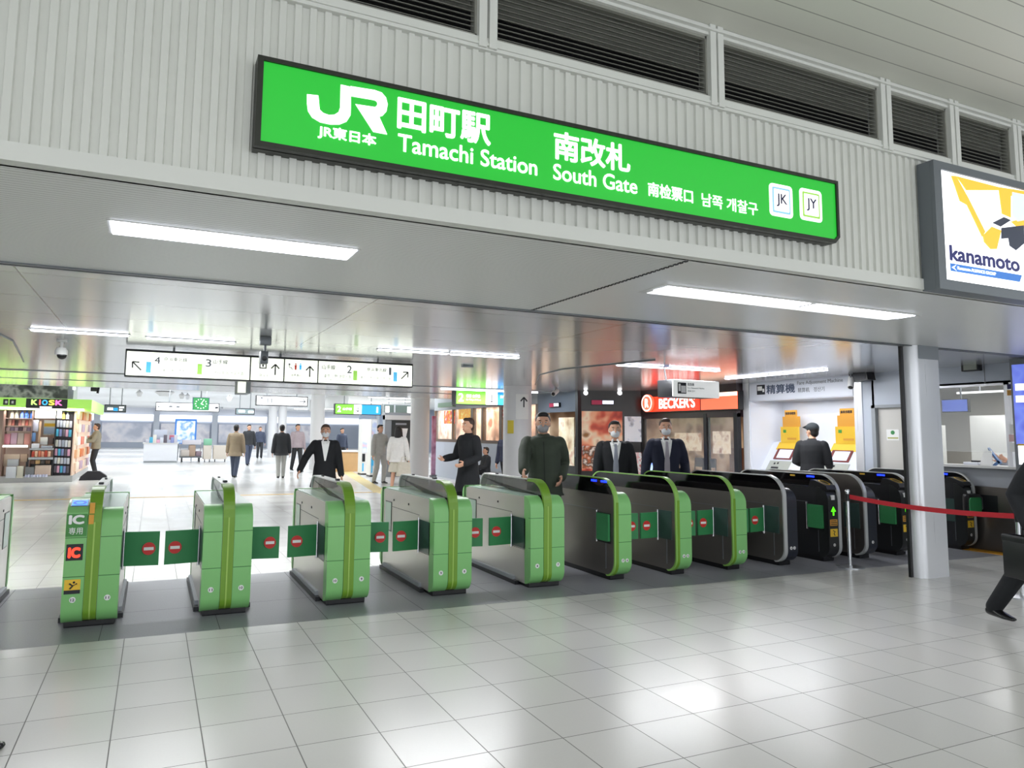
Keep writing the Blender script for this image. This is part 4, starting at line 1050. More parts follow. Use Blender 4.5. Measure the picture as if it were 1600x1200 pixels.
def emb(r0, r1, m, nm, par, x):
    b = MB(); P, Q = [], []
    for i in range(28):
        a_ = 2 * PI * i / 28; P.append((x, cy_ + r0 * math.cos(a_), cz_ + r0 * math.sin(a_))); Q.append((x, cy_ + r1 * math.cos(a_), cz_ + r1 * math.sin(a_)))
    b.add(P + Q, [(i, (i + 1) % 28, 28 + (i + 1) % 28, 28 + i) for i in range(28)]); return wp(b, nm, m, par)
emb(.20, .165, LWW, 'emblem_ring', em, XS - .083)
text('R', (XS - .081 - t.location.x, cy_ + .075 - t.location.y, cz_ - .11 - t.location.z), (0, -1, 0), (0, 0, 1), .15, .22, LWW, em, .05)
# standing light panel before the restaurant
t = thing('standing_sign', 'leaning blue lit advertising stand beside the navy suited man', 'sign', (9.9, 12.9, 0))
q0 = AY(1003, 740, 12.9); q1 = AY(1020, 693, 12.9)
b = MB(); b.prism([(q0.x - .02, .1), (q0.x + .55, .1), (q1.x + .55, q1.z), (q1.x + .02, q1.z)], 12.9, 12.95, 'y'); wp(b, 'frame', BLACK, t)
b = MB(); b.prism([(q0.x + .03, .2), (q0.x + .5, .2), (q1.x + .5, q1.z - .03), (q1.x + .05, q1.z - .03)], 12.89, 12.9, 'y'); wp(b, 'screen', picture_mat('blue_screen', [(90, 150, 240), (190, 214, 255), (60, 110, 220)], 2, emit=.9, seed=6), t)
b = MB(); b.box(q0.x, q0.x + .5, 12.8, 13.1, 0, .1); wp(b, 'foot', BLACK, t)

# hanging fare adjustment sign
YQ = 8.95
a, c = AY(1052, 621, YQ), AY(1124, 599, YQ)
t = thing('hanging_fare_sign', 'white lit fare adjustment sign hanging before the restaurant sign', 'sign', ((a.x + c.x) / 2, YQ + .1, ZC))
z0_, z1_ = AY(1090, 621, YQ).z, AY(1090, 595, YQ).z
wbox('housing', CHAR, t, a.x + .01, c.x - .01, YQ + .02, YQ + .40, z0_, z1_ + .01, r=.012)
wbox('face', mat('lit_grey_white', (232, 234, 232), .4, emit=.45), t, a.x, c.x, YQ, YQ + .03, z0_, z1_, r=.012)
q0, q1 = AY(1059, 615.5, YQ), AY(1072, 602, YQ)
wbox('symbol', INK, t, q0.x, q1.x, YQ - .004, YQ, z0_ + .05, z1_ - .04)
wbox('symbol_mark', PAPER, t, q0.x + .015, q0.x + .055, YQ - .006, YQ, z0_ + .09, z1_ - .06); wbox('symbol_mark', PAPER, t, q0.x + .065, q1.x - .012, YQ - .006, YQ, z0_ + .065, z1_ - .09)
bz = z1_ - .035
text('精算機', (q1.x + .03 - t.location.x, YQ - t.location.y, bz - .055 - t.location.z), (1, 0, 0), (0, 0, 1), .13, .05, INKG, t, .01)
text('Fare Adjustment Machine', (q1.x + .03 - t.location.x, YQ - t.location.y, bz - .105 - t.location.z), (1, 0, 0), (0, 0, 1), .34, .034, INKG, t)
text('精算机 정산기', (q1.x + .03 - t.location.x, YQ - t.location.y, bz - .15 - t.location.z), (1, 0, 0), (0, 0, 1), .15, .03, INKG, t)
b = MB(); b.tube([(a.x + .03, YQ + .2, z1_), (a.x - .01, YQ + .2, ZC)], .012, 8); b.box(a.x - .05, a.x + .05, YQ + .15, YQ + .25, ZC - .02, ZC); wp(b, 'hanger', CHROME, t)

# fare machine bay
XF = 11.2
FW = mat('fare_white', (226, 230, 240), 0.4)
YF0, YF1 = 8.73, 11.17
sbox('wall_fare', FW, XF, XF + .2, YF0, YF1, 2.34, ZC, 'white header above the fare machines')
sbox('wall_fare.001', FW, XF + .9, XF + 1.0, YF0, YF1, 0, ZC, 'white back of the fare machine bay')
sbox('wall_fare.002', FW, XF, XF + 1.0, YF1 - .02, YF1, 0, ZC); sbox('wall_fare.003', FW, XF, XF + 1.0, YF0, YF0 + .02, 0, ZC); sbox('ceiling.006', GREYP, XF + .2, XF + 1.0, YF0, YF1, 2.34, 2.4)
b = MB(); b.prism([(XF + .22, .0), (XF + .9, 0), (XF + .9, 1.55), (XF + .62, 1.5), (XF + .22, .95)], YF0 + .02, YF1 - .02, 'y')
structure(b.build('wall_fare.004', FW), 'sloping white front of the fare machine bay')
sbox('trim_14', STEELV, XF - .02, XF + .06, YF1, YF1 + .16, 0, ZC); sbox('trim_14.001', STEELV, XF - .02, XF + .06, YF0 - .15, YF0, 0, ZC)
t = thing('fare_bay_sign', 'white fare adjustment machine lettering panel above the two yellow machines', 'sign', (XF, 9.95, 2.5))
wbox('panel', FW, t, XF - .015, XF, YF0 + .02, YF1 - .02, 2.35, 2.69)
q0, q1 = AX(1183, 617, XF - .016), AX(1195, 601, XF - .016)
wbox('symbol', INK, t, XF - .02, XF - .012, q1.y, q0.y, q0.z, q1.z)
wbox('symbol_mark', PAPER, t, XF - .023, XF - .014, q1.y + .07, q0.y - .02, q0.z + .08, q1.z - .03); wbox('symbol_mark', PAPER, t, XF - .023, XF - .014, q1.y + .015, q1.y + .06, q0.z + .05, q1.z - .08)
text_px('精算機', (1198, 616), (1242, 598.5), 'X', XF - .016, mat('ink_slate', (84, 94, 116), .6), t, .02)
text_px('Fare Adjustment Machine', (1246, 603), (1317, 590.5), 'X', XF - .016, INKG, t); text_px('精算机　정산기', (1247, 613.5), (1288, 603.5), 'X', XF - .016, INKG, t)
# two machines on the slope
def fare_machine(yc, label):
    t = thing('fare_machine', label, 'fare machine', (XF + .42, yc, .95), group='fare adjustment machines')
    # slope runs from (XF+.22,.95) to (XF+.62,1.5)
    u = Vector((.40, .55)).normalized(); n = Vector((-u.y, u.x))
    def sl(nm, m, y0, y1, a0, a1, h0, h1, par=None):
        b = MB(); P = []
        for a_, h in ((a0, h0), (a1, h0), (a1, h1), (a0, h1)):
            q = Vector((XF + .22, .95)) + u * a_ + n * h; P.append((q.x, q.y))
        b.prism(P, yc + y0, yc + y1, 'y'); return wp(b, nm, m, par or t)
    MG = mat('machine_grey', (176, 180, 172), .45)
    lo = sl('coin_panel', MG, -.27, .27, -.02, .22, -.02, .012)
    sl('slot', BLACK, .10, .14, .13, .17, .010, .016, lo); sl('slot', BLACK, .02, .06, .14, .18, .010, .016, lo); sl('slot', BLACK, -.02, .16, .03, .07, .010, .016, lo)
    fr = sl('screen_frame', mat('machine_maroon', (120, 52, 48), .4), -.22, .22, .26, .52, -.02, .014); sl('screen', mat('machine_screen', (206, 220, 240), .3, emit=.8), -.17, .15, .29, .49, .012, .018, fr)
    sl('yellow_surround', YEL, -.27, .27, .50, .68, -.02, .010)
    z = 1.5
    bd = wbox('yellow_board', YEL, t, XF + .60, XF + .64, yc - .22, yc + .22, 1.5, 1.82)
    wbox('instruction_print', ORG, bd, XF + .595, XF + .60, yc - .17, yc + .05, 1.56, 1.60); wbox('instruction_print', mat('machine_green', (70, 150, 60), .5), bd, XF + .595, XF + .60, yc + .08, yc + .15, 1.70, 1.76)
    hd = wbox('header_board', ORG, t, XF + .64, XF + .67, yc - .22, yc + .20, 1.82, 2.03); wbox('header_top', ORG, hd, XF + .65, XF + .68, yc - .14, yc + .15, 2.03, 2.16)
    text('乗車券精算', (XF + .65 - t.location.x, .13, 2.065 - t.location.z), (0, -1, 0), (0, 0, 1), .25, .06, INK, hd, .02)
    return t
fare_machine(10.72, 'yellow fare machine on the left, with a maroon framed screen')
fare_machine(9.42, 'yellow fare machine on the right, beside the man with a cap')

# wall from the fare bay to the office, door and office window
PW = mat('panel_wall', (186, 194, 206), 0.4, noise=.02, nscale=2)
sbox('wall_right.006', PW, XF, XF + .15, 8.36, 8.60, 0, ZC, 'pale blue grey panel wall beside the door'); sbox('wall_right.007', PW, XF, XF + .15, 7.4, 8.4, 2.14, ZC + .05, 'pale panel above the staff door')
sbox('wall_right.008', PW, XF, XF + .15, 7.46, 7.58, 0, ZC, 'panel between door and office window')
b = MB(); b.box(XF - .02, XF + .1, 8.34, 8.41, 0, 2.17); b.box(XF - .02, XF + .1, 7.55, 7.62, 0, 2.17); b.box(XF - .02, XF + .1, 7.55, 8.41, 2.12, 2.17); structure(b.build('door_frame', GREYP))
o = sbox('door_1', mat('door_paint', (206, 204, 198), .45), XF + .05, XF + .09, 7.62, 8.34, 0, 2.12, 'pale staff door beside the fare machines')
b = MB(); b.box(XF + .01, XF + .05, 7.68, 7.80, .98, 1.02); b.box(XF + .04, XF + .052, 7.66, 7.72, .93, 1.07); b.build('door_handle', CHROME, o)
q0, q1 = AX(1386, 688, XF + .05), AX(1405, 671, XF + .05)
b = MB(); b.box(XF + .045, XF + .05, q1.y, q0.y, q0.z, q1.z); st = tag(b.build('door_notice', PAPER), 'small white notice with green print on the staff door', 'notice')
yy0, yy1 = q1.y, q0.y
b = MB(); b.disc((XF + .043, (yy0 + yy1) / 2, q0.z + .13), .035, (1, 0, 0), .003, 16); b.build('green_print', mat('print_green', (60, 140, 80), .5), st)
b = MB(); b.box(XF + .042, XF + .046, yy0 + .02, yy1 - .02, q0.z + .03, q0.z + .05); b.build('print_line', mat('print_olive', (170, 170, 80), .5), st)
# office
sbox('wall_right.009', PW, XF, XF + .15, -2, 7.46, 2.43, ZC + .05, 'panel over the office window'); b = MB(); b.box(XF - .003, XF, 6.55, 6.56, 2.43, ZC); structure(b.build('trim_15', GREYM))
sbox('wall_right.010', mat('office_front', (160, 164, 170), .4), XF, XF + .12, -2, 7.46, 0, 1.19, 'grey front below the office counter')
sbox('wall_right.011', PW, XF, XF + .12, -2, 5.9, 1.22, 2.43)
b = MB(); b.box(XF - .10, XF + .35, 5.6, 7.45, 1.19, 1.225); tag(b.build('office_counter', mat('counter_top', (214, 214, 212), .35)), 'pale counter shelf under the office window', 'counter')
b = MB(); b.box(XF + .0, XF + .08, 7.40, 7.46, 1.22, 2.45); b.box(XF, XF + .08, 6.24, 6.31, 1.22, 2.45); b.box(XF, XF + .08, 5.9, 7.46, 2.40, 2.46); structure(b.build('window_frame.010', STEELV))
b = MB(); b.box(XF + .03, XF + .035, 6.3, 7.4, 1.42, 2.41); structure(b.build('window_3', mat('film_glass', (235, 240, 240), .12, alpha=.16)), 'clear film over the office window')
sbox('wall_office', mat('office_inside', (198, 194, 184), .6), 14.4, 14.5, 4.0, 11.0, 0, 2.7, 'back wall of the office'); sbox('ceiling.007', mat('office_ceiling', (186, 180, 168), .6), 11.3, 14.5, 3.5, 11.0, 2.6, 2.65); sbox('wall_office.001', mat('office_inside', (198, 194, 184)), 12.3, 14.5, 10.9, 11.0, 0, 2.7); sbox('floor.005', GREYP, 11.35, 14.5, 3.5, 11, 0, .004)
o = sbox('partition', mat('partition_white', (232, 232, 226), .5), 13.0, 13.05, 6.6, 7.9, 0, 2.02); o['kind'] = 'thing'; tag(o, 'tall white partition board inside the office', 'partition')
b = MB(); b.box(12.4, 12.8, 8.2, 8.7, .0, 1.85); tag(b.build('office_cabinet', mat('cabinet_grey', (196, 196, 190), .5)), 'grey cabinet at the back of the office, left of the partition', 'cabinet')
t = thing('strip_lamp', 'bright strip lamp hanging high in the office', 'light', (12.23, 7.25, 2.6)); wbox('tube', SIGNW, t, 12.2, 12.26, 6.9, 7.6, 2.36, 2.39)
b = MB(); b.tube([(12.23, 7.25, 2.39), (12.23, 7.25, 2.6)], .012, 8); wp(b, 'hanger', GREYM, t)
q0, q1 = AX(1482, 643, 11.4), AX(1511, 624, 11.4)
t = thing('office_monitor', 'blue screen hanging in the office window beside the pillar', 'monitor', (11.4, (q0.y + q1.y) / 2, 2.1))
wbox('casing', BLACK, t, 11.4, 11.46, q1.y - .01, q0.y + .1, q0.z - .015, q1.z + .01); wbox('screen', mat('screen_blue', (92, 118, 214), .4, emit=.55), t, 11.39, 11.4, q1.y, q0.y + .09, q0.z, q1.z)
b = MB(); b.box(11.42, 11.44, q1.y + .1, q1.y + .12, 2.2, 2.6); wp(b, 'hanger', GREYM, t)
b = MB(); b.prism([(6.60, 1.225), (6.78, 1.225), (6.70, 1.45), (6.60, 1.44)], 11.33, 11.345, 'x'); tag(b.build('leaflet', PAPER), 'white leaflet propped up on the office counter', 'leaflet')
b = MB(); b.prism([(6.50, 1.27), (6.52, 1.25), (6.66, 1.46), (6.66, 1.49)], 11.35, 11.40, 'x'); b.prism([(6.56, 1.225), (6.62, 1.225), (6.52, 1.31), (6.49, 1.28)], 11.35, 11.36, 'x'); tag(b.build('blue_folder', mat('folder_blue', (70, 110, 160), .5)), 'blue edged folder leaning behind the leaflet', 'folder')
b = MB(); b.bbox(11.30, 11.5, 6.78, 7.0, 1.225, 1.265, .008); tag(b.build('document_tray', mat('tray_white', (226, 228, 238), .4)), 'white tray on the office counter', 'tray')
b = MB(); b.bbox(11.36, 11.46, 6.80, 6.92, 1.266, 1.29, .006); tag(b.build('stapler', BLACK), 'small black stapler lying on the white tray', 'stapler')
for i, (p0, p1, mm, lb) in enumerate((((1574, 608), (1584, 600), mat('sticker_navy', (40, 36, 90), .5), 'dark navy sticker at the top of the office window edge'), ((1574, 618), (1584, 609), ORG, 'orange sticker below the navy one on the office window'),
     ((1578, 678), (1588, 663), PAPER, 'white notice on the office wall, upper of two'), ((1578, 706), (1588, 692), PAPER, 'white notice on the office wall, lower of two'), ((1577, 690), (1589, 679), mat('notice_pink', (226, 190, 190), .5), 'pinkish notice between the two white ones on the office wall'))):
    a, c = AX(p0[0], p0[1], XF - .001), AX(p1[0], p1[1], XF - .001); b = MB(); b.box(XF - .004, XF - .0005, c.y, a.y, a.z, c.z); tag(b.build('wall_notice', mm), lb, 'notice', 'notices beside the office window')
q = AX(1514, 573, XF - .1); t = thing('exit_lamp', 'small dark framed emergency lamp on the wall over the office window', 'lamp', (XF, q.y, q.z))
wbox('casing', CHAR, t, XF - .10, XF, q.y - .13, q.y + .12, q.z - .065, q.z + .065, r=.01); wbox('lens', mat('lens_grey', (150, 156, 146), .2), t, XF - .106, XF - .098, q.y - .11, q.y + .08, q.z - .05, q.z + .045)
# digital column at the right edge
q0 = AX(1584, 560, 10.6); q1 = AX(1582, 712, 10.6)
t = thing('digital_column', 'tall blue and white digital advertising column at the right edge of the photo', 'screen', (10.9, 5.45, 0))
y1_ = AX(1581, 640, 10.6).y
wbox('cabinet', GREYM, t, 10.61, 11.0, y1_ - 1.0, y1_, 0, 2.70); wbox('screen', picture_mat('column_picture', [(66, 62, 150), (90, 96, 200), (120, 140, 240), (70, 70, 170)], 2.0, emit=.7, seed=21), t, 10.60, 10.61, y1_ - .97, y1_ - .03, 1.55, 2.62)
wbox('caption', SIGNW, t, 10.596, 10.602, y1_ - .9, y1_ - .06, 2.27, 2.36); wbox('caption', SIGNW, t, 10.596, 10.602, y1_ - .9, y1_ - .06, 2.11, 2.20)
wbox('notice', SIGNW, t, 10.596, 10.61, y1_ - .95, y1_ - .05, 1.28, 1.53); wbox('yellow_line', YEL, t, 10.594, 10.61, y1_ - .95, y1_ - .05, 1.535, 1.555)
b = MB(); b.box(10.90, 11.16, 6.1, 7.05, 0.0, .005); structure(b.build('trim_16', YFL), 'yellow floor stripe at the foot of the office front')
t = thing('gate_end_panel', 'bronze steel end fence behind the rightmost gate', 'fence', (11.0, 6.8, 0)); wbox('panel', BSTEEL, t, 11.15, 11.19, 6.2, 7.3, 0.0, .92); wbox('frame', CHAR, t, 11.14, 11.195, 6.17, 6.2, 0, .95); wbox('vent', CHAR, t, 11.142, 11.152, 6.45, 6.95, .55, .8)
# ------------------------------------------------------------------ kiosk
YK = 25.1
def kx(px): return AY(px, 700, YK).x
def kz(py, px=60): return AY(px, py, YK).z
KX0, KX1 = -5.6, kx(116)
KD = mat('kiosk_dark', (62, 66, 62), .5); KGR = mat('kiosk_lime', (168, 226, 100), .4, emit=.55, ecol=(168, 228, 100))
t = thing('kiosk', 'brightly lit green and black station kiosk at the far left', 'kiosk', (-3.6, 27.5, 0))
wbox('base', mat('kiosk_base', (190, 190, 190), .4), t, KX0, KX1, YK, 31.0, 0, .19)
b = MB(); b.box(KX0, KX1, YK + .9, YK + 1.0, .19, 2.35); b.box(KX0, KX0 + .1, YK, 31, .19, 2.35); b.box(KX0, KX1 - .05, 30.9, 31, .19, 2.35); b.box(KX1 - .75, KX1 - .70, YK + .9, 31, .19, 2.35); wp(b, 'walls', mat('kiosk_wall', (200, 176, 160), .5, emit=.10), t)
wbox('roof', KD, t, KX0, KX1, YK + .02, 30.98, kz(641.5), kz(640))
wbox('chalk_board', picture_mat('chalk_board', [(66, 72, 66), (92, 98, 92), (200, 204, 196), (84, 88, 84)], 3.2, seed=5), t, KX0, kx(100), YK, YK + .1, kz(622), 3.15)
wbox('board_end', GREYP, t, kx(100), kx(109), YK, YK + 1.2, kz(622), 3.12)
bd = wbox('sign_band', KGR, t, KX0, kx(139), YK - .05, YK + .1, kz(641), kz(622.5))
wbox('side_band', KGR, t, kx(139) - .12, kx(139), YK + .1, 31, kz(641), kz(622.5))
kp = wbox('sign_plate', mat('kiosk_plate', (40, 44, 38), .4), t, kx(36), kx(101), YK - .07, YK - .04, kz(640), kz(623))
for ch, p0, p1, cc in (('K', 44, 54, (200, 250, 130)), ('I', 56.5, 59, (255, 120, 110)), ('O', 61, 70, (70, 180, 250)), ('S', 71.5, 81, (240, 226, 90)), ('K', 82, 93, (250, 120, 200))):
    mm = mat('kiosk_letter_%d' % int(p0), cc, .4, emit=1.2)
    q = kp; text(ch, (kx(p0) - t.location.x, YK - .072 - t.location.y, kz(633) - t.location.z), (1, 0, 0), (0, 0, 1), kx(p1) - kx(p0), kz(624.5) - kz(633), mm, t, .04)
wbox('lit_line', SIGNW, t, kx(58), kx(77), YK - .075, YK - .07, kz(637.3), kz(635))
for a_, c_ in ((0, 8), (10, 20)): 
    pl = wbox('small_plate', mat('kiosk_plate', (40, 44, 38)), t, kx(a_), kx(c_), YK - .06, YK - .05, kz(634), kz(625))
    wbox('lit_mark', PAPER, pl, kx(a_ + 3), kx(a_ + 6.5), YK - .065, YK - .06, kz(631.5), kz(627.5))
wbox('light_box', mat('kiosk_light', (255, 252, 244), .4, emit=2.2), t, kx(50), kx(92), YK + .1, YK + .16, kz(653), kz(640.5))
wbox('counter', mat('kiosk_counter', (196, 200, 206), .35), t, kx(46), kx(84), YK - .02, YK + .6, kz(703), kz(700.5))
wbox('counter_shelf', mat('kiosk_counter', (196, 200, 206)), t, kx(46), kx(84), YK - .06, YK + .5, kz(718), kz(714.5))
wbox('counter_front', BLACK, t, kx(40), kx(108), YK + .25, YK + .3, .19, kz(716))
for z in (653.8, 665.5, 674, 695): wbox('shelf', mat('kiosk_shelf', (190, 170, 160), .4), t, kx(3), kx(48), YK + .02, YK + .45, kz(z + .8), kz(z))
wbox('shelf_lamp', mat('kiosk_shelf_lamp', (255, 244, 236), .4, emit=3.0), t, kx(4), kx(43), YK - .02, YK + .05, kz(699), kz(696))
wbox('shelf_post', mat('kiosk_post', (150, 120, 110), .4), t, kx(2), kx(5), YK, YK + .4, .19, 2.3); wbox('shelf_post', mat('kiosk_post', (150, 120, 110)), t, kx(46.5), kx(48), YK, YK + .4, .19, 2.3); wbox('shelf_post', BLACK, t, kx(83.5), kx(85), YK, YK + .3, .19, 2.3)
b = MB(); b.box(kx(84), kx(111), YK + .22, YK + .26, .19, 2.3); wp(b, 'hanging_panel', mat('kiosk_back', (70, 64, 70), .5), t)
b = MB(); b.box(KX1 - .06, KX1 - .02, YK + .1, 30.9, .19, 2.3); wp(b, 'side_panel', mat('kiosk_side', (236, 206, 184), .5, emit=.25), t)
def pack(name, label, grp, px0, px1, py0, py1, col, y=YK + .08, d=.10, hook=False):
    b = MB(); m = mat('pack_%d_%d_%d' % col, col, .45)
    x0, x1, z0, z1 = kx(px0), kx(px1), kz(py1), kz(py0); r = min(.012, (x1 - x0) * .2, (z1 - z0) * .2)
    if name == 'bottle':
        c = (x0 + x1) / 2; r_ = (x1 - x0) / 2; h = z1 - z0
        b.lathe((c, y + .1, z0), [(0, 0), (r_, 0), (r_, h * .62), (r_ * .45, h * .82), (r_ * .4, h), (0, h)], 14)
    else: b.bbox(x0, x1, y, y + d, z0, z1, r)
    return tag(b.build(name, m, smooth=True), label, name.replace('_', ' '), grp)
bc = [(240, 226, 214), (232, 226, 206), (120, 150, 240), (90, 140, 236), (70, 130, 230)]
bn = ['cream', 'ivory', 'periwinkle', 'sky blue', 'deep blue']
for i, (a_, c_) in enumerate(((10, 16), (17.5, 24), (26, 32.5), (33.5, 40), (41.5, 48))):
    pack('bottle', '%s bottle on the kiosk top shelf, %s from the left' % (bn[i], ORD[i]), 'bottles on the kiosk top shelf', a_, c_, 642, 653.6, bc[i])
pack('bottle', 'yellowish bottle right of the white light box on the kiosk', 'bottles on the kiosk top shelf', 92.5, 97.5, 643, 654, (244, 220, 120)); pack('bottle', 'pale bottle right of the yellowish one on the kiosk', 'bottles on the kiosk top shelf', 98.5, 104, 643.5, 654, (220, 226, 236))
pal = [(200, 120, 110), (236, 180, 160), (226, 130, 120), (246, 200, 180), (214, 150, 140), (90, 70, 66)]
def row(grp, what, n, px0, px1, py0, py1, pl, name='packet', y=YK + .08, gap=.8):
    w = (px1 - px0) / n
    for i in range(n):
        c = pl[(i * 5 + n) % len(pl)]
        j = random.random() * (py1 - py0) * .15
        pack(name, '%s %s from the left %s' % (ORD[i], name.replace('_', ' '), what), grp, px0 + i * w + gap * .3, px0 + (i + 1) * w - gap * .5, py0 + j, py1, c, y)
row('packets on the second kiosk shelf', 'on the second kiosk shelf, under the bottles', 7, 9, 46, 656, 665.3, pal)
row('packets on the third kiosk shelf', 'on the low third kiosk shelf above the magazines', 6, 6, 46, 667.5, 673.8, [(196, 170, 190), (110, 90, 100), (216, 190, 190), (170, 150, 170)])
row('magazines in the kiosk', 'in the pink magazine row of the kiosk', 4, 4, 46, 676, 694.8, [(230, 150, 170), (226, 190, 210), (214, 196, 186), (236, 170, 160)], 'magazine')
pack('shopping_bag', 'wide beige shopping bag low at the left of the kiosk', 'bags under the kiosk shelves', 2, 30, 710, 729, (224, 206, 186), YK + .22); pack('shopping_bag', 'small beige bag beside the wide one under the kiosk shelf', 'bags under the kiosk shelves', 31, 42, 710, 722, (216, 190, 164), YK + .22)
pack('newspaper_box', 'white box with grey print low at the kiosk front before the wide bag', None, 12, 28, 729, 746.5, (226, 230, 236), YK - .02, .18); pack('newspaper_box', 'narrow cream box beside the white one at the kiosk front', None, 29, 39.5, 728, 746.5, (226, 222, 204), YK - .02, .18); pack('newspaper_box', 'grey topped box behind the white one at the kiosk front', None, 12, 30, 717.5, 728.5, (206, 208, 212), YK + .08, .12)
o = pack('notice_board', 'pale notice with a yellow band inside the kiosk', None, 62, 82, 656, 680, (236, 240, 232), YK + .5, .03)
b = MB(); b.box(kx(63), kx(81.5), YK + .49, YK + .5, kz(666), kz(661)); b.build('yellow_band', YEL, o); b = MB(); b.box(kx(63), kx(81), YK + .488, YK + .5, kz(678), kz(668)); b.build('blue_field', mat('notice_blue', (190, 214, 240), .5), o)
pack('carton', 'blue and white carton standing left of the kiosk notice', None, 47, 53.5, 676, 690, (110, 150, 200)); pack('carton', 'tall pale carton hanging above the blue one in the kiosk', None, 48, 57, 656, 674, (206, 206, 226)); pack('carton', 'brownish carton right of the tall pale one in the kiosk', None, 57.5, 61, 658, 692, (214, 180, 150))
pack('cash_register', 'white cash register on the kiosk counter', None, 61, 73, 683, 695, (232, 230, 226), YK + .1, .3); pack('card_terminal', 'small dark terminal beside the cash register', None, 74, 82, 684, 694, (110, 90, 84), YK + .1, .2); pack('price_display', 'white price display standing on the kiosk counter', None, 49, 61, 693, 700.4, (240, 240, 248), YK - .02, .05); pack('coin_tray', 'grey coin tray on the kiosk counter', None, 64, 82, 696.5, 700.4, (170, 174, 190), YK - .02, .2)
row('snack packs under the kiosk counter', 'of the orange snack packs under the kiosk counter', 6, 50, 80, 704, 714, [(230, 130, 100), (240, 170, 140), (200, 80, 60), (244, 200, 170)], 'snack_pack', YK - .03)
row('boxes below the kiosk counter shelf', 'of the dim boxes below the kiosk counter shelf', 4, 48, 80, 719, 725, [(230, 190, 130), (120, 90, 70), (90, 84, 80)], 'carton', YK + .05)
pack('magazine_rack', 'grey magazine rack low in front of the kiosk counter', None, 42, 56, 729.5, 742, (130, 132, 136), YK - .04, .2); pack('magazine_pile', 'pinkish patterned magazine pile right of the grey rack', None, 57, 82, 727, 743, (220, 196, 180), YK - .04, .2)
row('price tags along the kiosk foot', 'of the white tags along the kiosk foot', 8, 42, 78, 741, 745.5, [(210, 214, 240), (226, 228, 250)], 'price_tag', YK - .08)
hp = [(214, 214, 226), (236, 180, 206), (190, 196, 214), (90, 190, 226), (226, 230, 240), (150, 160, 210), (240, 236, 226), (110, 104, 116)]
for r_, (pa_, pb_) in enumerate(((656, 667), (670, 681.5), (687, 698), (701, 712), (715, 725), (728, 739))):
    for c_ in range(5):
        a_ = 85 + c_ * 5
        pack('hanging_pack', '%s hanging pack of the %s row down on the kiosk rack' % (ORD[c_], ORD[r_]), 'hanging packs on the kiosk rack', a_, a_ + 4.2, pa_ + c_ * .25, pb_ + c_ * .2, hp[(r_ * 3 + c_ * 2) % 8], YK + .12, .06)
sp = [(250, 230, 210), (230, 130, 110), (246, 200, 160), (200, 170, 190), (250, 250, 240), (220, 120, 60)]
for r_ in range(5):
    for c_ in range(4):
        b = MB(); y = YK + .35 + c_ * 1.3; z = .30 + r_ * .40; b.bbox(KX1 - .02, KX1 + .06, y, y + .9, z, z + .26, .01)
        c = sp[(r_ * 2 + c_ * 3) % 6]; tag(b.build('display_pack', mat('pack_%d_%d_%d' % c, c, .45), smooth=True), '%s display pack from the near corner on the kiosk side, %s row up' % (ORD[c_], ORD[r_]), 'display pack', 'display packs on the kiosk side')
b = MB(); b.bbox(kx(109) - .02, kx(112), YK - .15, YK - .02, kz(607.5), kz(603), .01); tag(b.build('lamp_box', SIGNW), 'small bright lamp box at the upper corner of the kiosk', 'light')
t = thing('kiosk_camera', 'dark camera bracket above the kiosk corner', 'camera', (kx(141), YK + .5, 2.74)); wbox('body', BLACK, t, kx(134), kx(144), YK + .4, YK + .6, 2.80, 2.92); b = MB(); b.tube([(kx(145), YK + .5, 2.74), (kx(148), YK + .5, 3.15)], .035, 8); wp(b, 'arm', CHAR, t)

# ------------------------------------------------------------------ hanging signs of the far hall
def hsign(label, px0, px1, py0, py1, Y, face, name='hanging_sign', cat='sign', top=3.62, d=.25, frame=CHAR, group=None):
    a, c = AY(px0, py1, Y), AY(px1, py0, Y)
    zc_ = AY((px0 + px1) / 2, (py0 + py1) / 2, Y).z; h = abs(AY((px0 + px1) / 2, py0, Y).z - AY((px0 + px1) / 2, py1, Y).z)
    t = thing(name, label, cat, ((a.x + c.x) / 2, Y, top), group=group)
    wbox('housing', frame, t, a.x - .03, c.x + .03, Y + .01, Y + d, zc_ - h / 2 - .03, zc_ + h / 2 + .03)
    wbox('face', face, t, a.x, c.x, Y, Y + .02, zc_ - h / 2, zc_ + h / 2)
    b = MB()
    for k in (.2, .8): b.tube([(a.x + (c.x - a.x) * k, Y + .12, zc_ + h / 2), (a.x + (c.x - a.x) * k, Y + .12, top)], .02, 6)
    wp(b, 'hanger', GREYP, t)
    t['_y'] = Y
    return t, a.x, c.x, zc_, h
# lit platform 2 sign
YP = 17.3
t, x0, x1, zc_, h = hsign('lit green and blue platform two sign left of the arrow column', 713, 800, 612, 632, YP, SIGNL, top=ZC)
xa, xb = AY(759, 622, YP).x, AY(777, 622, YP).x
wbox('arrow_field', SIGNW, t, xa, xb, YP - .01, YP, zc_ - h / 2, zc_ + h / 2); wbox('blue_field', SIGNB, t, xb, x1, YP - .01, YP, zc_ - h / 2, zc_ + h / 2)
b = MB(); arrow(b, (xa + xb) / 2, zc_, .10, -PI / 2, YP - .01, .02); wp(b, 'arrow', INK, t)
lx = x0 - t.location.x
text('2', (lx + .06, -.002, zc_ - .11 - t.location.z), (1, 0, 0), (0, 0, 1), .14, .22, SIGNW, t, .02)
text('番線 山手線', (lx + .28, -.002, zc_ + .0 - t.location.z), (1, 0, 0), (0, 0, 1), .40, .09, SIGNW, t, .02); text('for Tokyo & Ueno', (lx + .28, -.002, zc_ - .09 - t.location.z), (1, 0, 0), (0, 0, 1), .42, .06, SIGNW, t, .01)
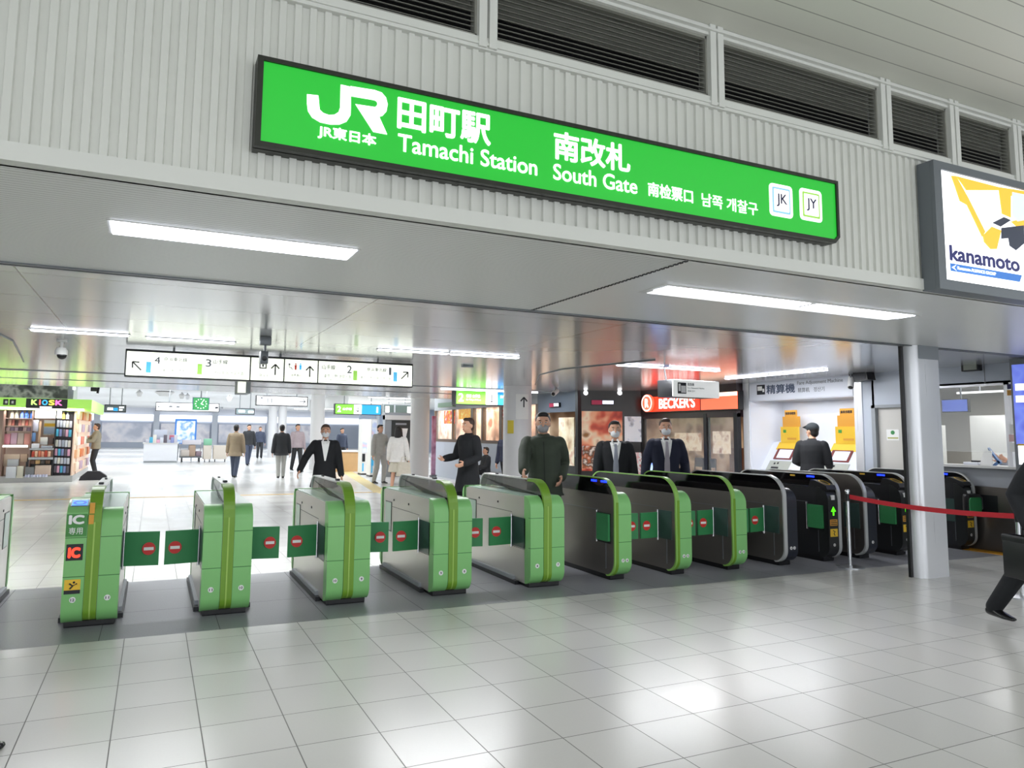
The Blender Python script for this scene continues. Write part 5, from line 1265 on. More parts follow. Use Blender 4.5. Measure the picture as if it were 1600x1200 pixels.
text('京浜東北線', (xb + .08 - t.location.x, -.012, zc_ + .01 - t.location.z), (1, 0, 0), (0, 0, 1), x1 - xb - .14, .08, SIGNW, t, .02)
t, x0, x1, zc_, h = hsign('small green and blue platform sign far behind, left of the departure board', 524, 595, 632.5, 647, 31.0, SIGNL)
xa, xb = AY(553, 640, 31).x, AY(565, 640, 31).x
wbox('arrow_field', SIGNW, t, xa, xb, 30.99, 31.0, zc_ - h / 2, zc_ + h / 2); wbox('blue_field', SIGNB, t, xb, x1, 30.99, 31, zc_ - h / 2, zc_ + h / 2)
b = MB(); arrow(b, (xa + xb) / 2, zc_, .10, -PI / 2, 30.99, .03); wp(b, 'arrow', INK, t)
text('2', (x0 + .08 - t.location.x, -.002, zc_ - .13 - t.location.z), (1, 0, 0), (0, 0, 1), .16, .26, SIGNW, t, .03); text('山手線', (x0 + .32 - t.location.x, -.002, zc_ - .05 - t.location.z), (1, 0, 0), (0, 0, 1), .4, .12, SIGNW, t, .03); text('1', (x1 - .2 - t.location.x, -.012, zc_ - .13 - t.location.z), (1, 0, 0), (0, 0, 1), .08, .26, SIGNW, t, .03)
t, x0, x1, zc_, h = hsign('white hanging sign with an up arrow and a right arrow, far behind', 401, 480, 620, 633, 27.0, SIGNW)
b = MB(); arrow(b, x0 + .17, zc_, .11, PI / 2, 27.0, .03); wp(b, 'arrow', INKG, t); b = MB(); arrow(b, x1 - .18, zc_, .11, 0, 27.0, .03); wp(b, 'arrow', INKG, t); b = MB(); b.box(x0 + .36, x0 + .40, 26.996, 27, zc_ - .09, zc_ + .09); b.box(x0 + .50, x0 + .54, 26.996, 27, zc_ - .09, zc_ + .09); wp(b, 'gate_symbol', INKG, t)
text('札幌方面', (x1 - .75 - t.location.x, -.003, zc_ - .0 - t.location.z), (1, 0, 0), (0, 0, 1), .4, .09, INKG, t); 
t, x0, x1, zc_, h = hsign('long white hanging sign behind the green station clock', 244, 342, 630.5, 642, 34.0, SIGNW)
b = MB(); arrow(b, x0 + .14, zc_, .07, PI, 34.0, .025); wp(b, 'arrow', INKG, t); b = MB(); arrow(b, x1 - .14, zc_, .07, 0, 34.0, .025); wp(b, 'arrow', INKG, t); b = MB()
for k in (.5, .8, 2.4, 2.6): b.box(x0 + k, x0 + k + .14, 33.996, 34, zc_ - .03, zc_ + .05)
wp(b, 'print', INKG, t)
t, x0, x1, zc_, h = hsign('dark framed sign with blue and white print above the kiosk customer', 164, 196, 633.5, 643, 32.0, mat('far_sign_dark', (90, 100, 104), .4, emit=.2))
wbox('blue_print', SIGNB, t, x0 + .3, x0 + .45, 31.99, 32, zc_ - h * .4, zc_ + h * .1); b = MB(); b.box(x0 + .5, x1 - .05, 31.99, 32, zc_ + .02, zc_ + .08); wp(b, 'white_print', SIGNW, t); wbox('white_print', SIGNW, t, x0 + .5, x1 - .1, 31.99, 32, zc_ - .08, zc_ - .02); wbox('white_print', SIGNW, t, x0 + .08, x0 + .28, 31.99, 32, zc_ - .07, zc_ + .03)
t, x0, x1, zc_, h = hsign('dark sign with pale print left of the white arrow sign', 369, 397, 639, 647, 36.0, mat('far_sign_grey', (130, 146, 150), .4, emit=.3))
b = MB(); b.box(x0 + .1, x0 + .4, 35.99, 36, zc_ - .04, zc_ + .06); b.box(x0 + .55, x0 + .8, 35.99, 36, zc_ - .06, zc_ + .04); wp(b, 'print', SIGNW, t)
t, x0, x1, zc_, h = hsign('dark departure board with white numerals left of the round column', 600, 643, 633, 648, 27.5, mat('board_dark', (76, 90, 86), .4), 'departure_board', 'board', frame=GREYP)
for k in (.06, .86): wbox('numeral_panel', SIGNW, t, x0 + k * (x1 - x0) - .02, x0 + k * (x1 - x0) + .14, 27.48, 27.5, zc_ - h * .36, zc_ + h * .36)
wbox('divider', GREYP, t, x0 + .40, x0 + .46, 27.47, 27.5, zc_ - h / 2, zc_ + h / 2)
# clock
q = AY(314, 631, 30.0); t = thing('station_clock', 'square green station clock hanging in the far hall', 'clock', (q.x, 30.0, 3.62))
wbox('case', mat('clock_case', (90, 120, 150), .4), t, q.x - .31, q.x + .31, 30, 30.12, q.z - .25, q.z + .25); wbox('face', mat('clock_green', (60, 160, 90), .4, emit=.5), t, q.x - .28, q.x + .28, 29.99, 30.0, q.z - .23, q.z + .23)
b = MB()
for i in range(12):
    a_ = PI * i / 6; b.box(q.x + .2 * math.sin(a_) - .018, q.x + .2 * math.sin(a_) + .018, 29.98, 29.99, q.z + .18 * math.cos(a_) - .018, q.z + .18 * math.cos(a_) + .018)
wp(b, 'hour_marks', SIGNW, t)
b = MB()
for a_, L_, w_ in ((1.9, .10, .03), (.6, .15, .022)):
    e = Vector((math.sin(a_), math.cos(a_))); n = Vector((e.y, -e.x)) * w_ / 2; c = Vector((q.x, q.z))
    b.prism([(c + n)[:], (c + e * L_ + n)[:], (c + e * L_ - n)[:], (c - n)[:]], 29.975, 29.985, 'y')
wp(b, 'hand', SIGNW, t); b = MB(); b.tube([(q.x, 30.06, q.z + .25), (q.x, 30.06, 3.62)], .025, 8); wp(b, 'hanger', GREYP, t)
for i, px in enumerate((218, 258, 286, 296, 367)):
    q = FL(px, 606, 3.62); q = Vector((AY(px, 610, 40.0).x, 40.0 + i * .7, 3.62))
    t = thing('ceiling_fitting', ['bell shaped fitting over the white goods counter, farthest left on the far ceiling', 'wide dome fitting on the far ceiling above the goods counter', 'small fitting on the far ceiling left of the station clock', 'slim fitting on the far ceiling next to the clock hanger', 'small fitting on the far ceiling right of the clock'][i], 'ceiling fitting', q, group='fittings on the far ceiling')  # dome and pendant light fittings, modelled without any glow
    r_ = .5 if i == 1 else .16
    b = MB(); b.lathe((q.x, q.y, 3.62 - (.25 if i == 1 else .34)), [(0, 0), (r_ * .5, .0), (r_, .2), (r_ * .4, .3), (0, .31)], 16); wp(b, 'shade', WHITE, t, True); b = MB(); b.tube([(q.x, q.y, 3.62), (q.x, q.y, 3.5)], .03, 8); wp(b, 'stem', GREYP, t)

# ------------------------------------------------------------------ far hall fabric
FB = mat('far_bluegrey', (182, 190, 204), .5)
sbox('wall_far.001', FB, -12, 45, 71.8, 72, .0, 2.35, 'shop fronts along the far wall')
sbox('trim_20', mat('far_lit_band', (246, 248, 255), .4, emit=1.2), -9, 22, 71.6, 71.8, 2.45, 3.0, 'lit band of shop signs along the far wall')
b = MB()
for x in (-9, -4.6, 0.2, 5.2, 10.2, 15.2, 20.2): b.box(x - .25, x + .25, 71.2, 71.8, 0, 3.4)
for i, x in enumerate((-9, -4.6, 0.2, 5.2, 10.2, 15.2, 20.2)):
    structure(sbox('trim_21' if i == 0 else 'trim_21.%03d' % i, mat('far_post', (206, 212, 222), .5), x - .25, x + .25, 71.2, 71.8, 0, 3.3))
for i, (x0_, x1_) in enumerate(((-8.5, -5), (-4.2, -.2), (.6, 4.8), (5.6, 9.8), (10.6, 14.8))):
    structure(sbox('trim_22' if i == 0 else 'trim_22.%03d' % i, picture_mat('far_shop_haze_%d' % i, [(168, 174, 188), (196, 198, 208), (214, 212, 216), (180, 180, 192)], .9, emit=.3, seed=i * 3.1), x0_, x1_, 71.7, 71.78, .5, 2.2))  # pale colours and slight glow put distance haze into the shop windows
sbox('wall_far.002', mat('far_panel_blue', (176, 188, 208), .5), 15.5, 40, 58, 58.3, 0, 3.62, 'pale blue panel wall at the far right')
for i, x in enumerate((17, 19, 21.2, 23.4)): structure(sbox('trim_23' if i == 0 else 'trim_23.%03d' % i, mat('far_post', (206, 212, 222)), x - .12, x + .12, 57.8, 58, 0, 3.6))
column(AY(497, 700, 31).x, 31.3, .30, 3.62, 'white round column behind the woman in the black coat')
column(AY(425, 690, 46).x, 46.0, .26, 3.62, 'slim far column, left of a pair'); column(AY(440, 690, 46).x, 46.0, .26, 3.62, 'slim far column, right of a pair')
b = MB(); b.prism([(9.0, 2.9), (13.5, 3.3), (13.5, 3.62), (9.0, 3.62)], 36, 46, 'y'); structure(b.build('beam', WHITE), 'sloping white bulkhead of the stairs')
for i, (p0, p1, py, Y) in enumerate(((576, 604, 622.5, 24.5), (606, 640, 623.5, 24.5), (577, 596, 630, 27), (606, 640, 628, 26.0), (460, 480, 640, 40), (508, 530, 640, 40))):
    a, c = AY(p0, py, Y), AY(p1, py, Y)
    lamp('ceiling_lamp', ['far strip lamp left above the departure board', 'far strip lamp right above the departure board', 'far strip lamp above the small platform sign', 'second far strip lamp above the departure board', 'dim far strip lamp left of the far column', 'dim far strip lamp right of the far column'][i], a.x, c.x, Y, .14, zc=(a.z + c.z) / 2 + .04, m=LIGHTF)

# things standing in the far hall
q = FL(222, 722); YC = 39.0
def bx_px(px0, px1, py0, py1, Y, d): 
    a, c = AY(px0, py1, Y), AY(px1, py0, Y); return a.x, c.x, Y, Y + d, min(AY((px0 + px1) / 2, py1, Y).z, 9), AY((px0 + px1) / 2, py0, Y).z
x0, x1, *_ = bx_px(223, 278, 690, 722, YC, 1)
t = thing('goods_counter', 'white fronted goods counter standing in the far hall', 'counter', ((x0 + x1) / 2, YC, 0)); wbox('front', mat('counter_white', (238, 240, 246), .5), t, x0, x1, YC, YC + 1.2, .08, .92); wbox('top', WHITE, t, x0 - .05, x1 + .05, YC - .05, YC + 1.25, .92, .97); wbox('skirting', GREYP, t, x0 + .03, x1 - .03, YC + .02, YC + 1.18, 0, .08)
for i in range(9):
    xx = x0 + .08 + i * (x1 - x0 - .1) / 9; c = hp[(i * 3) % 8]; b = MB(); hh = .16 + .12 * ((i * 7) % 3); b.bbox(xx, xx + .16, YC + .1, YC + .4, .97, .97 + hh, .01)
    tag(b.build('goods_box', mat('pack_%d_%d_%d' % c, c, .5), smooth=True), '%s goods box from the left on the white goods counter' % ORD[i], 'box', 'goods on the white counter')
b = MB(); xx = AY(251, 680, YC).x; b.bbox(xx - .3, xx + .3, YC + .5, YC + .9, .97, 1.62, .02); tag(b.build('parcel', mat('parcel_pale', (222, 228, 244), .5), smooth=True), 'pale parcel stack at the back of the white goods counter', 'parcel')
b = MB(); xx = AY(270, 680, YC).x; b.bbox(xx - .14, xx + .14, YC + .5, YC + .8, .97, 1.36, .01); tag(b.build('parcel', mat('pack_pink', (240, 140, 160), .5), smooth=True), 'pink parcel at the right end of the white goods counter', 'parcel')
t = thing('poster_stand', 'blue framed poster stand behind the white goods counter', 'poster stand', (AY(289, 700, 41).x, 41.0, 0)); a, c = AY(272, 692, 41), AY(308, 655, 41)
wbox('frame', mat('stand_blue', (70, 140, 226), .4, emit=.2), t, a.x, c.x, 41, 41.06, .9, c.z); wbox('poster', picture_mat('stand_poster', [(200, 226, 250), (240, 246, 255), (120, 170, 230), (230, 236, 250)], 2.2, emit=.5, seed=13), t, a.x + .08, c.x - .08, 40.98, 41, .95, c.z - .1)
b = MB(); b.tube([(a.x + .2, 41.03, 0), (a.x + .2, 41.03, .95)], .025, 8); b.tube([(c.x - .2, 41.03, 0), (c.x - .2, 41.03, .95)], .025, 8); wp(b, 'leg', GREYM, t)
x0, x1 = AY(280, 720, 39.6).x, AY(315, 720, 39.6).x
t = thing('trolley', 'loaded luggage trolley beside the white goods counter', 'trolley', ((x0 + x1) / 2, 39.8, 0)); wbox('deck', GREYM, t, x0, x1, 39.4, 40.4, .22, .28)
for xx in (x0 + .12, x1 - .12):
    for yy in (39.5, 40.3):
        b = MB(); b.disc((xx, yy, .11), .11, (1, 0, 0), .05, 14); wp(b, 'wheel', BLACK, t)
b = MB(); b.tube([(x0 + .03, 40.35, .28), (x0 + .03, 40.35, 1.1), (x1 - .03, 40.35, 1.1), (x1 - .03, 40.35, .28)], .02, 8); wp(b, 'handle', CHROME, t)
for i, (k0, k1, z0_, z1_, c, lb) in enumerate(((.05, .45, .28, .62, (214, 204, 196), 'pale bundle low on the luggage trolley'), (.4, .7, .28, .86, (186, 160, 140), 'brown bag in the middle of the luggage trolley'), (.72, .98, .28, .55, (150, 130, 140), 'mauve bag at the right of the luggage trolley'), (.1, .95, .88, 1.12, (226, 222, 230), 'long pale parcel on top of the loaded trolley'))):
    b = MB(); b.bbox(x0 + (x1 - x0) * k0, x0 + (x1 - x0) * k1, 39.5, 40.2, z0_, z1_, .05); tag(b.build('bag', mat('pack_%d_%d_%d' % c, c, .6), smooth=True), lb, 'bag', 'loads on the luggage trolley')
for i, (p0, p1, top, lb) in enumerate(((317, 331, 696, 'cream rolling bin right of the luggage trolley'), (333, 355, 696, 'pale rolling bin behind the walker in the brown coat'))):
    a, c = AY(p0, 721, 39.5), AY(p1, top, 39.5); t = thing('rolling_bin', lb, 'bin', ((a.x + c.x) / 2, 39.8, 0), group='rolling bins in the far hall'); wbox('body', mat('bin_cream', (232, 222, 210), .5), t, a.x, c.x, 39.5, 40.1, .14, c.z, r=.02)
    for xx in (a.x + .08, c.x - .08):
        b = MB(); b.disc((xx, 39.6, .07), .07, (1, 0, 0), .04, 12); wp(b, 'wheel', BLACK, t)
b = MB(); b.bbox(AY(318, 700, 39.7).x, AY(331, 700, 39.7).x, 39.7, 40, AY(331, 696, 39.5).z, AY(331, 696, 39.5).z + .34, .04); tag(b.build('bag', mat('bag_mint', (150, 214, 180), .5), smooth=True), 'mint green bag on the cream rolling bin', 'bag')
q = FL(540, 737); a, c = AY(522, 737, q.y), AY(560, 704, q.y)
t = thing('wood_counter', 'pale wooden counter far behind, left of the vending panels', 'counter', ((a.x + c.x) / 2, q.y, 0)); wbox('front', WOOD, t, a.x, c.x, q.y, q.y + .8, 0, c.z - .06); wbox('top', PAPER, t, a.x - .08, c.x + .05, q.y - .06, q.y + .85, c.z - .06, c.z)
for i, (p0, p1, pb_, lb) in enumerate(((564, 576, 742, 'white and pale blue poster cabinet, left of two by the grey suited man'), (578, 590, 745, 'white and pale blue poster cabinet, right of two by the grey suited man'))):
    q = FL((p0 + p1) / 2, pb_); a, c = AY(p0, pb_, q.y), AY(p1, 655, q.y)
    t = thing('poster_cabinet', lb, 'cabinet', ((a.x + c.x) / 2, q.y, 0), group='poster cabinets in the far hall'); wbox('body', PAPER, t, a.x, c.x, q.y, q.y + .5, .06, c.z); wbox('base', BLACK, t, a.x, c.x, q.y, q.y + .5, 0, .06)
    wbox('poster', picture_mat('cabinet_poster_%d' % i, [(214, 224, 244), (236, 240, 250), (190, 206, 236), (236, 190, 190)], 2.4, emit=.2, seed=i + 30), t, a.x + .03, c.x - .03, q.y - .01, q.y, .85, c.z - .05)
    wbox('dark_picture', CHAR, t, a.x + .03, c.x - .1, q.y - .01, q.y, .5, .8) if i == 0 else wbox('blue_picture', SKYB, t, a.x + .03, a.x + .12, q.y - .01, q.y, .4, .72)
    wbox('blue_stripe', SKYB, t, a.x + .04, c.x - .15, q.y - .01, q.y, .14, .44)
Yb = 25.3; a, c = AY(610, 745, Yb), AY(642, 657, Yb)
t = thing('advertising_board', 'tall black advertising board behind the woman in white', 'board', ((a.x + c.x) / 2, Yb, 0)); wbox('frame', GREYP, t, a.x - .25, c.x + .02, Yb + .01, Yb + .3, 0, 2.35); wbox('picture', mat('ad_black', (52, 58, 58), .35), t, a.x, c.x - .03, Yb - .01, Yb + .01, .1, AY(625, 657, Yb).z)
b = MB(); q = AY(632, 680, Yb); b.prism([(q.x - .12, q.z + .25), (q.x + .12, q.z + .25), (q.x + .02, q.z - .25), (q.x - .02, q.z - .25)], Yb - .02, Yb - .01, 'y'); wp(b, 'white_picture', PAPER, t); wbox('title_print', GREYP, t, AY(618, 662, Yb).x, AY(635, 662, Yb).x, Yb - .02, Yb - .01, AY(625, 664, Yb).z, AY(625, 661, Yb).z)
wbox('header', WHITE, t, a.x - .25, c.x + .02, Yb - .05, Yb + .3, AY(625, 656, Yb).z, AY(625, 649, Yb).z)
q = FL(678, 742); a, c = AY(674, 740, 24.6), AY(682, 650, 24.6); b = MB(); b.box(a.x, c.x, 24.6, 24.66, .1, c.z); o = b.build('banner', picture_mat('banner_mauve', [(150, 60, 90), (190, 150, 180), (120, 70, 100)], 2, seed=40)); tag(o, 'mauve banner just right of the farther round column', 'banner'); b = MB(); b.box(a.x - .03, c.x + .03, 24.55, 24.72, 0, .1); b.build('foot', GREYM, o)
a, c = AX(686, 637, 9.5), AX(709, 628, 9.5); b = MB(); b.box(9.45, 9.58, c.y, a.y, a.z, c.z); tag(b.build('wall_sign', mat('sign_dull_green', (110, 140, 116), .5)), 'dull green sign board above the far end of the window wall', 'sign')
# ------------------------------------------------------------------ people
SKIN = mat('skin', (214, 164, 136), .5, noise=.05, nscale=20); HAIR = mat('hair_black', (26, 23, 22), .55); HAIRB = mat('hair_brown', (66, 48, 40), .55); SHOE = mat('shoe_black', (16, 16, 17), .25)
def cloth(n, c): return mat('cloth_' + n, c, .85, noise=.12, nscale=14, bump=.25)
def remesh(b, vox, sm=6, fac=.5):
    me = bpy.data.meshes.new('tmp'); me.from_pydata(b.v, [], b.f)
    bm = bmesh.new(); bm.from_mesh(me); bmesh.ops.recalc_face_normals(bm, faces=bm.faces); bm.to_mesh(me); bm.free()
    o = bpy.data.objects.new('tmp', me); COL.objects.link(o)
    r = o.modifiers.new('r', 'REMESH'); r.mode = 'VOXEL'; r.voxel_size = vox; r.use_smooth_shade = True
    if sm: s = o.modifiers.new('s', 'SMOOTH'); s.iterations = sm; s.factor = fac
    bpy.context.view_layer.update()
    out = bpy.data.meshes.new_from_object(o.evaluated_get(bpy.context.evaluated_depsgraph_get()))
    bpy.data.objects.remove(o); bpy.data.meshes.remove(me)
    for p in out.polygons: p.use_smooth = True
    return out
def link(me, name, m, parent):
    me.name = name; me.materials.clear(); me.materials.append(m); o = bpy.data.objects.new(name, me); COL.objects.link(o); o.parent = parent; return o
def ik(a, c, l1, l2, pole):
    a, c = Vector(a), Vector(c); d = c - a; L_ = d.length
    if L_ > (l1 + l2) * .999: c = a + d * ((l1 + l2) * .999 / L_); d = c - a; L_ = d.length
    x = (l1 * l1 - l2 * l2 + L_ * L_) / (2 * L_); h = math.sqrt(max(0, l1 * l1 - x * x)); u = d.normalized(); p = Vector(pole); p = p - u * p.dot(u); p.normalize()
    return a + u * x + p * h, c
TOR = [(.82, .150, .100), (.90, .165, .118), (.97, .156, .112), (1.05, .143, .104), (1.15, .154, .112), (1.26, .170, .122), (1.35, .178, .110), (1.405, .150, .085), (1.44, .085, .062)]
def person(label, loc, rz, H, top, bottom, topm, botm, feet=None, hands=None, lean=(0, 0), hair='short', hairm=None, mask=None, collar=None, tie=None, cap=None, hem=.86, skirt=None, sit=False, bag=None, vox=.012, headyaw=0.0, skinlegs=False, footyaw=(0, 0), headdrop=0.0, open_hand=True, zip_=None, shoem=None):
    s = H / 1.70
    t = thing('person', label, 'person', loc, rz)
    def V(x, y, z): return Vector((x * s, y * s, z * s))
    feet = feet or ((.10, 0, 0), (-.10, 0, 0)); hands = hands or ((.27, -.03, .80), (-.27, -.03, .80))
    dz = -.43 if sit else 0
    def up(z):
        k = max(0, (z - .88) / .56); return Vector((lean[0] * k, lean[1] * k, 0))
    def R(l, e): return [tuple((x + e) * s for x in r) for r in l]
    hz = 1.585 + dz - headdrop
    hc = Vector((lean[0] * 1.15, lean[1] * 1.2 - .015, hz))
    RZ = Matrix.Rotation(headyaw, 3, 'Z')
    def HV(x, y, z): return (hc + RZ @ Vector((x, y, z))) * s
    legs, arms = [], []
    for sx, f, k in ((1, feet[0], 0), (-1, feet[1], 1)):
        hip = Vector((.09 * sx, 0, .89 + dz)); an = Vector(f) + Vector((0, .03, .075)); kn, an = ik(hip, an, .42, .415, (0, -1, 0)); legs.append((hip, kn, an))
    for sx, h in ((1, hands[0]), (-1, hands[1])):
        sh = Vector((.19 * sx, .005, 1.365 + dz)) + up(1.365); el, wr = ik(sh, h, .285, .25, (sx * .22, 1, -.1)); arms.append((sh, el, wr))
    S_ = lambda L_: [p * s for p in L_]
    # --- body: one surface
    b = MB()
    b.tube([(up(z).x * s, up(z).y * s, (z + dz) * s) for z, a_, c_ in TOR], [(a_ * s, c_ * s) for z, a_, c_ in TOR], 20)
    nb = Vector((0, .012, 1.41 + dz)) + up(1.41); b.tube([nb * s, HV(0, .01, -.06)], [.055 * s, .050 * s], 14, dome=True)
    b.ell(HV(0, .008, .02), (.077 * s, .094 * s, .098 * s), RZ, 20, 14); b.ell(HV(0, -.022, -.045), (.058 * s, .066 * s, .072 * s), RZ, 16, 10); b.ell(HV(0, -.048, -.088), (.030 * s, .028 * s, .026 * s), RZ)
    b.tube([HV(0, -.088, .018), HV(0, -.108, -.022)], [.009 * s, .015 * s], 10, dome=True); b.ell(HV(0, -.084, -.06), (.026 * s, .012 * s, .012 * s), RZ)
    b.ell(HV(0, -.078, .035), (.052 * s, .018 * s, .012 * s), RZ)
    for sx in (1, -1): b.ell(HV(.077 * sx, .012, -.005), (.012 * s, .022 * s, .032 * s), RZ, 10, 8)
    for (hip, kn, an), fy in zip(legs, footyaw):
        b.tube(S_([hip + Vector((0, 0, .03)), hip.lerp(kn, .35), kn, kn.lerp(an, .35), an]), [.086 * s, .080 * s, .056 * s, .054 * s, .036 * s], 14, dome=True)
        fd = Matrix.Rotation(fy, 3, 'Z') @ Vector((0, -1, 0)); b.tube([(an + Vector((0, 0, -.035)) - fd * .03) * s, (an + Vector((0, 0, -.045)) + fd * .08) * s, (an + Vector((0, 0, -.055)) + fd * .16) * s], [(.038 * s, .032 * s), (.042 * s, .026 * s), (.034 * s, .016 * s)], 12, dome=True)
    for i, (sh, el, wr) in enumerate(arms):
        sx = 1 if i == 0 else -1
        b.tube(S_([sh, sh.lerp(el, .5), el, el.lerp(wr, .4), wr]), [.052 * s, .047 * s, .040 * s, .038 * s, .027 * s], 12, dome=True)
        d = (wr - el).normalized(); side = Vector((0, -1, 0)) - d * d.y * -1
        side = (Vector((0, -1, 0)) - d * Vector((0, -1, 0)).dot(d)); 
        if side.length < .2: side = Vector((0, 0, 1)) - d * d.z
        side.normalize(); pn = d.cross(side) * (sx)      # palm faces the body
        pc = wr + d * .052; b.tube(S_([wr + d * .0, pc, wr + d * .09]), [(.026 * s, .020 * s), (.040 * s, .016 * s), (.040 * s, .014 * s)], 12, side=side, dome=True)
        for j, (o_, L_) in enumerate(((.030, .070), (.010, .080), (-.010, .074), (-.030, .058))):
            p0 = wr + d * .088 + side * o_; p1 = p0 + d * L_ * .45 + pn * .006; p2 = p1 + d * L_ * .33 + pn * .016; p3 = p2 + d * L_ * .2 + pn * .018
            b.tube(S_([p0, p1, p2, p3]), [.0092 * s, .009 * s, .0085 * s, .0075 * s], 8, dome=True)
        q0 = wr + d * .030 + side * .030; q1 = q0 + d * .030 + side * .026 + pn * .012; q2 = q1 + d * .030 + side * .008 + pn * .010
        b.tube(S_([q0, q1, q2]), [.0125 * s, .011 * s, .009 * s], 8, dome=True)
    body = link(remesh(b, min(vox, .008) * s, 3), 'body', SKIN, t)
    # --- face and hair
    b = MB()
    for sx in (1, -1): b.ell(HV(.031 * sx, -.083, .012), (.013 * s, .008 * s, .007 * s), RZ, 10, 6)
    b.cur = 1
    for sx in (1, -1): b.ell(HV(.031 * sx, -.0895, .012), (.0062 * s, .003 * s, .0062 * s), RZ, 10, 6)
    b.build('eyes', [PAPER, INK], t, True)
    b = MB()
    for sx in (1, -1): b.ell(HV(.033 * sx, -.089, .036), (.019 * s, .005 * s, .004 * s), RZ, 10, 6)
    b.build('eyebrows', hairm or HAIR, t, True)
    if not mask:
        b = MB(); b.ell(HV(0, -.096, -.061), (.022 * s, .006 * s, .006 * s), RZ, 12, 6); b.build('lips', mat('lips', (176, 104, 96), .5), t, True)
    b = MB(); b.ell(HV(0, .030, .044), (.086 * s, .090 * s, .090 * s), RZ, 20, 12); b.ell(HV(0, -.038, .100), (.064 * s, .044 * s, .030 * s), RZ, 16, 10); b.ell(HV(0, .05, -.02), (.074 * s, .055 * s, .075 * s), RZ, 16, 10)
    if hair == 'long':
        b.tube([HV(0, .045, .03), HV(0, .075, -.12), HV(0, .085, -.26), HV(0, .08, -.38)], [(.088 * s, .06 * s), (.098 * s, .055 * s), (.092 * s, .045 * s), (.06 * s, .025 * s)], 16, dome=True)
        for sx in (1, -1): b.tube([HV(.07 * sx, -.01, .05), HV(.084 * sx, .0, -.06), HV(.085 * sx, .01, -.2)], [.028 * s, .030 * s, .018 * s], 10, dome=True)
    link(remesh(b, .010 * s, 4), 'hair', hairm or HAIR, t)
    if cap:
        b = MB(); b.ell(HV(0, .012, .062), (.096 * s, .108 * s, .085 * s), RZ, 20, 12); b.tube([HV(0, -.06, .075), HV(0, -.165, .055)], [(.075 * s, .012 * s), (.05 * s, .008 * s)], 16, dome=True); link(remesh(b, .009 * s, 4), 'cap', cap, t)
    if mask:
        b = MB(); b.ell(HV(0, -.052, -.052), (.062 * s, .062 * s, .050 * s), RZ, 18, 12); b.tube([HV(-.078, .0, -.02), HV(-.05, -.06, -.03)], .004 * s, 6); b.tube([HV(.078, .0, -.02), HV(.05, -.06, -.03)], .004 * s, 6); b.build('mask', mask, t, True)
    # --- clothes
    def torso_rings(e, lo, flare=0.0):
        Z = [r for r in TOR if r[0] >= lo - .001]
        if lo < TOR[0][0]: Z = [(lo + (TOR[0][0] - lo) * k / 3, .170 + flare * (3 - k) / 3, .138 + flare * (3 - k) / 3 * .8) for k in range(3)] + [(TOR[0][0], .170, .132)] + Z[1:]
        else: Z = [(lo, TOR[1][1], TOR[1][2])] + Z
        P = [Vector((up(z).x, up(z).y, z + dz)) * s for z, a_, c_ in Z]; Q = [((a_ + e) * s, (c_ + e) * s) for z, a_, c_ in Z]; return P, Q
    # trousers / skirt
    b = MB()
    if skirt is None:
        P, Q = torso_rings(.006, .82); P, Q = P[:5], Q[:5]; b.tube(P, Q, 20)
        for hip, kn, an in legs:
            b.tube(S_([hip + Vector((0, 0, .02)), hip.lerp(kn, .4), kn, kn.lerp(an, .45), an + (an - kn).normalized() * -.0]), [.092 * s, .090 * s, .077 * s, .070 * s, .062 * s], 16, dome=True)
        link(remesh(b, .013 * s, 5), 'trousers', botm, t)
    else:
        Z = [(skirt, .26, .22), (skirt + .15, .235, .19), (.75, .20, .15), (.88, .180, .132), (1.0, .160, .118)]
        b.tube([V(up(z).x, up(z).y, z) for z, *_ in Z], [(a_ * s, c_ * s) for z, a_, c_ in Z], 24); link(remesh(b, .013 * s, 5), 'skirt', botm, t)
    # top
    b = MB(); P, Q = torso_rings(.030 if top != 'shirt' else .016, hem, .05 if hem < .8 else .02)
    b.tube(P, Q, 22)
    e = .020 if top != 'shirt' else .010
    for sh, el, wr in arms:
        ce = wr - (wr - el).normalized() * .005
        b.tube(S_([sh + Vector((-.02 if sh.x > 0 else .02, 0, -.005)), sh.lerp(el, .5), el, el.lerp(wr, .5), ce]), [(.062 + e) * s, (.055 + e) * s, (.048 + e) * s, (.043 + e) * s, (.036 + e) * s], 14, dome=True)
    if collar != 'suit': b.tube([Vector((up(1.4).x, up(1.4).y + .005, 1.40 + dz)) * s, Vector((up(1.4).x, up(1.4).y + .0, 1.47 + dz)) * s], [.080 * s, .068 * s], 16)
    link(remesh(b, vox * s, 5), top if top != 'suit' else 'jacket', topm, t)
    def front(z, x, extra):
        r = None
        for i in range(len(TOR) - 1):
            if TOR[i][0] <= z <= TOR[i + 1][0]:
                k = (z - TOR[i][0]) / (TOR[i + 1][0] - TOR[i][0]); r = [TOR[i][j] + (TOR[i + 1][j] - TOR[i][j]) * k for j in (1, 2)]
        r = r or [TOR[0][1], TOR[0][2]]
        a_, c_ = r[0] + .03, r[1] + .03
        return Vector((up(z).x + x, up(z).y - c_ * math.sqrt(max(0, 1 - (x / a_) ** 2)) - extra, z + dz)) * s
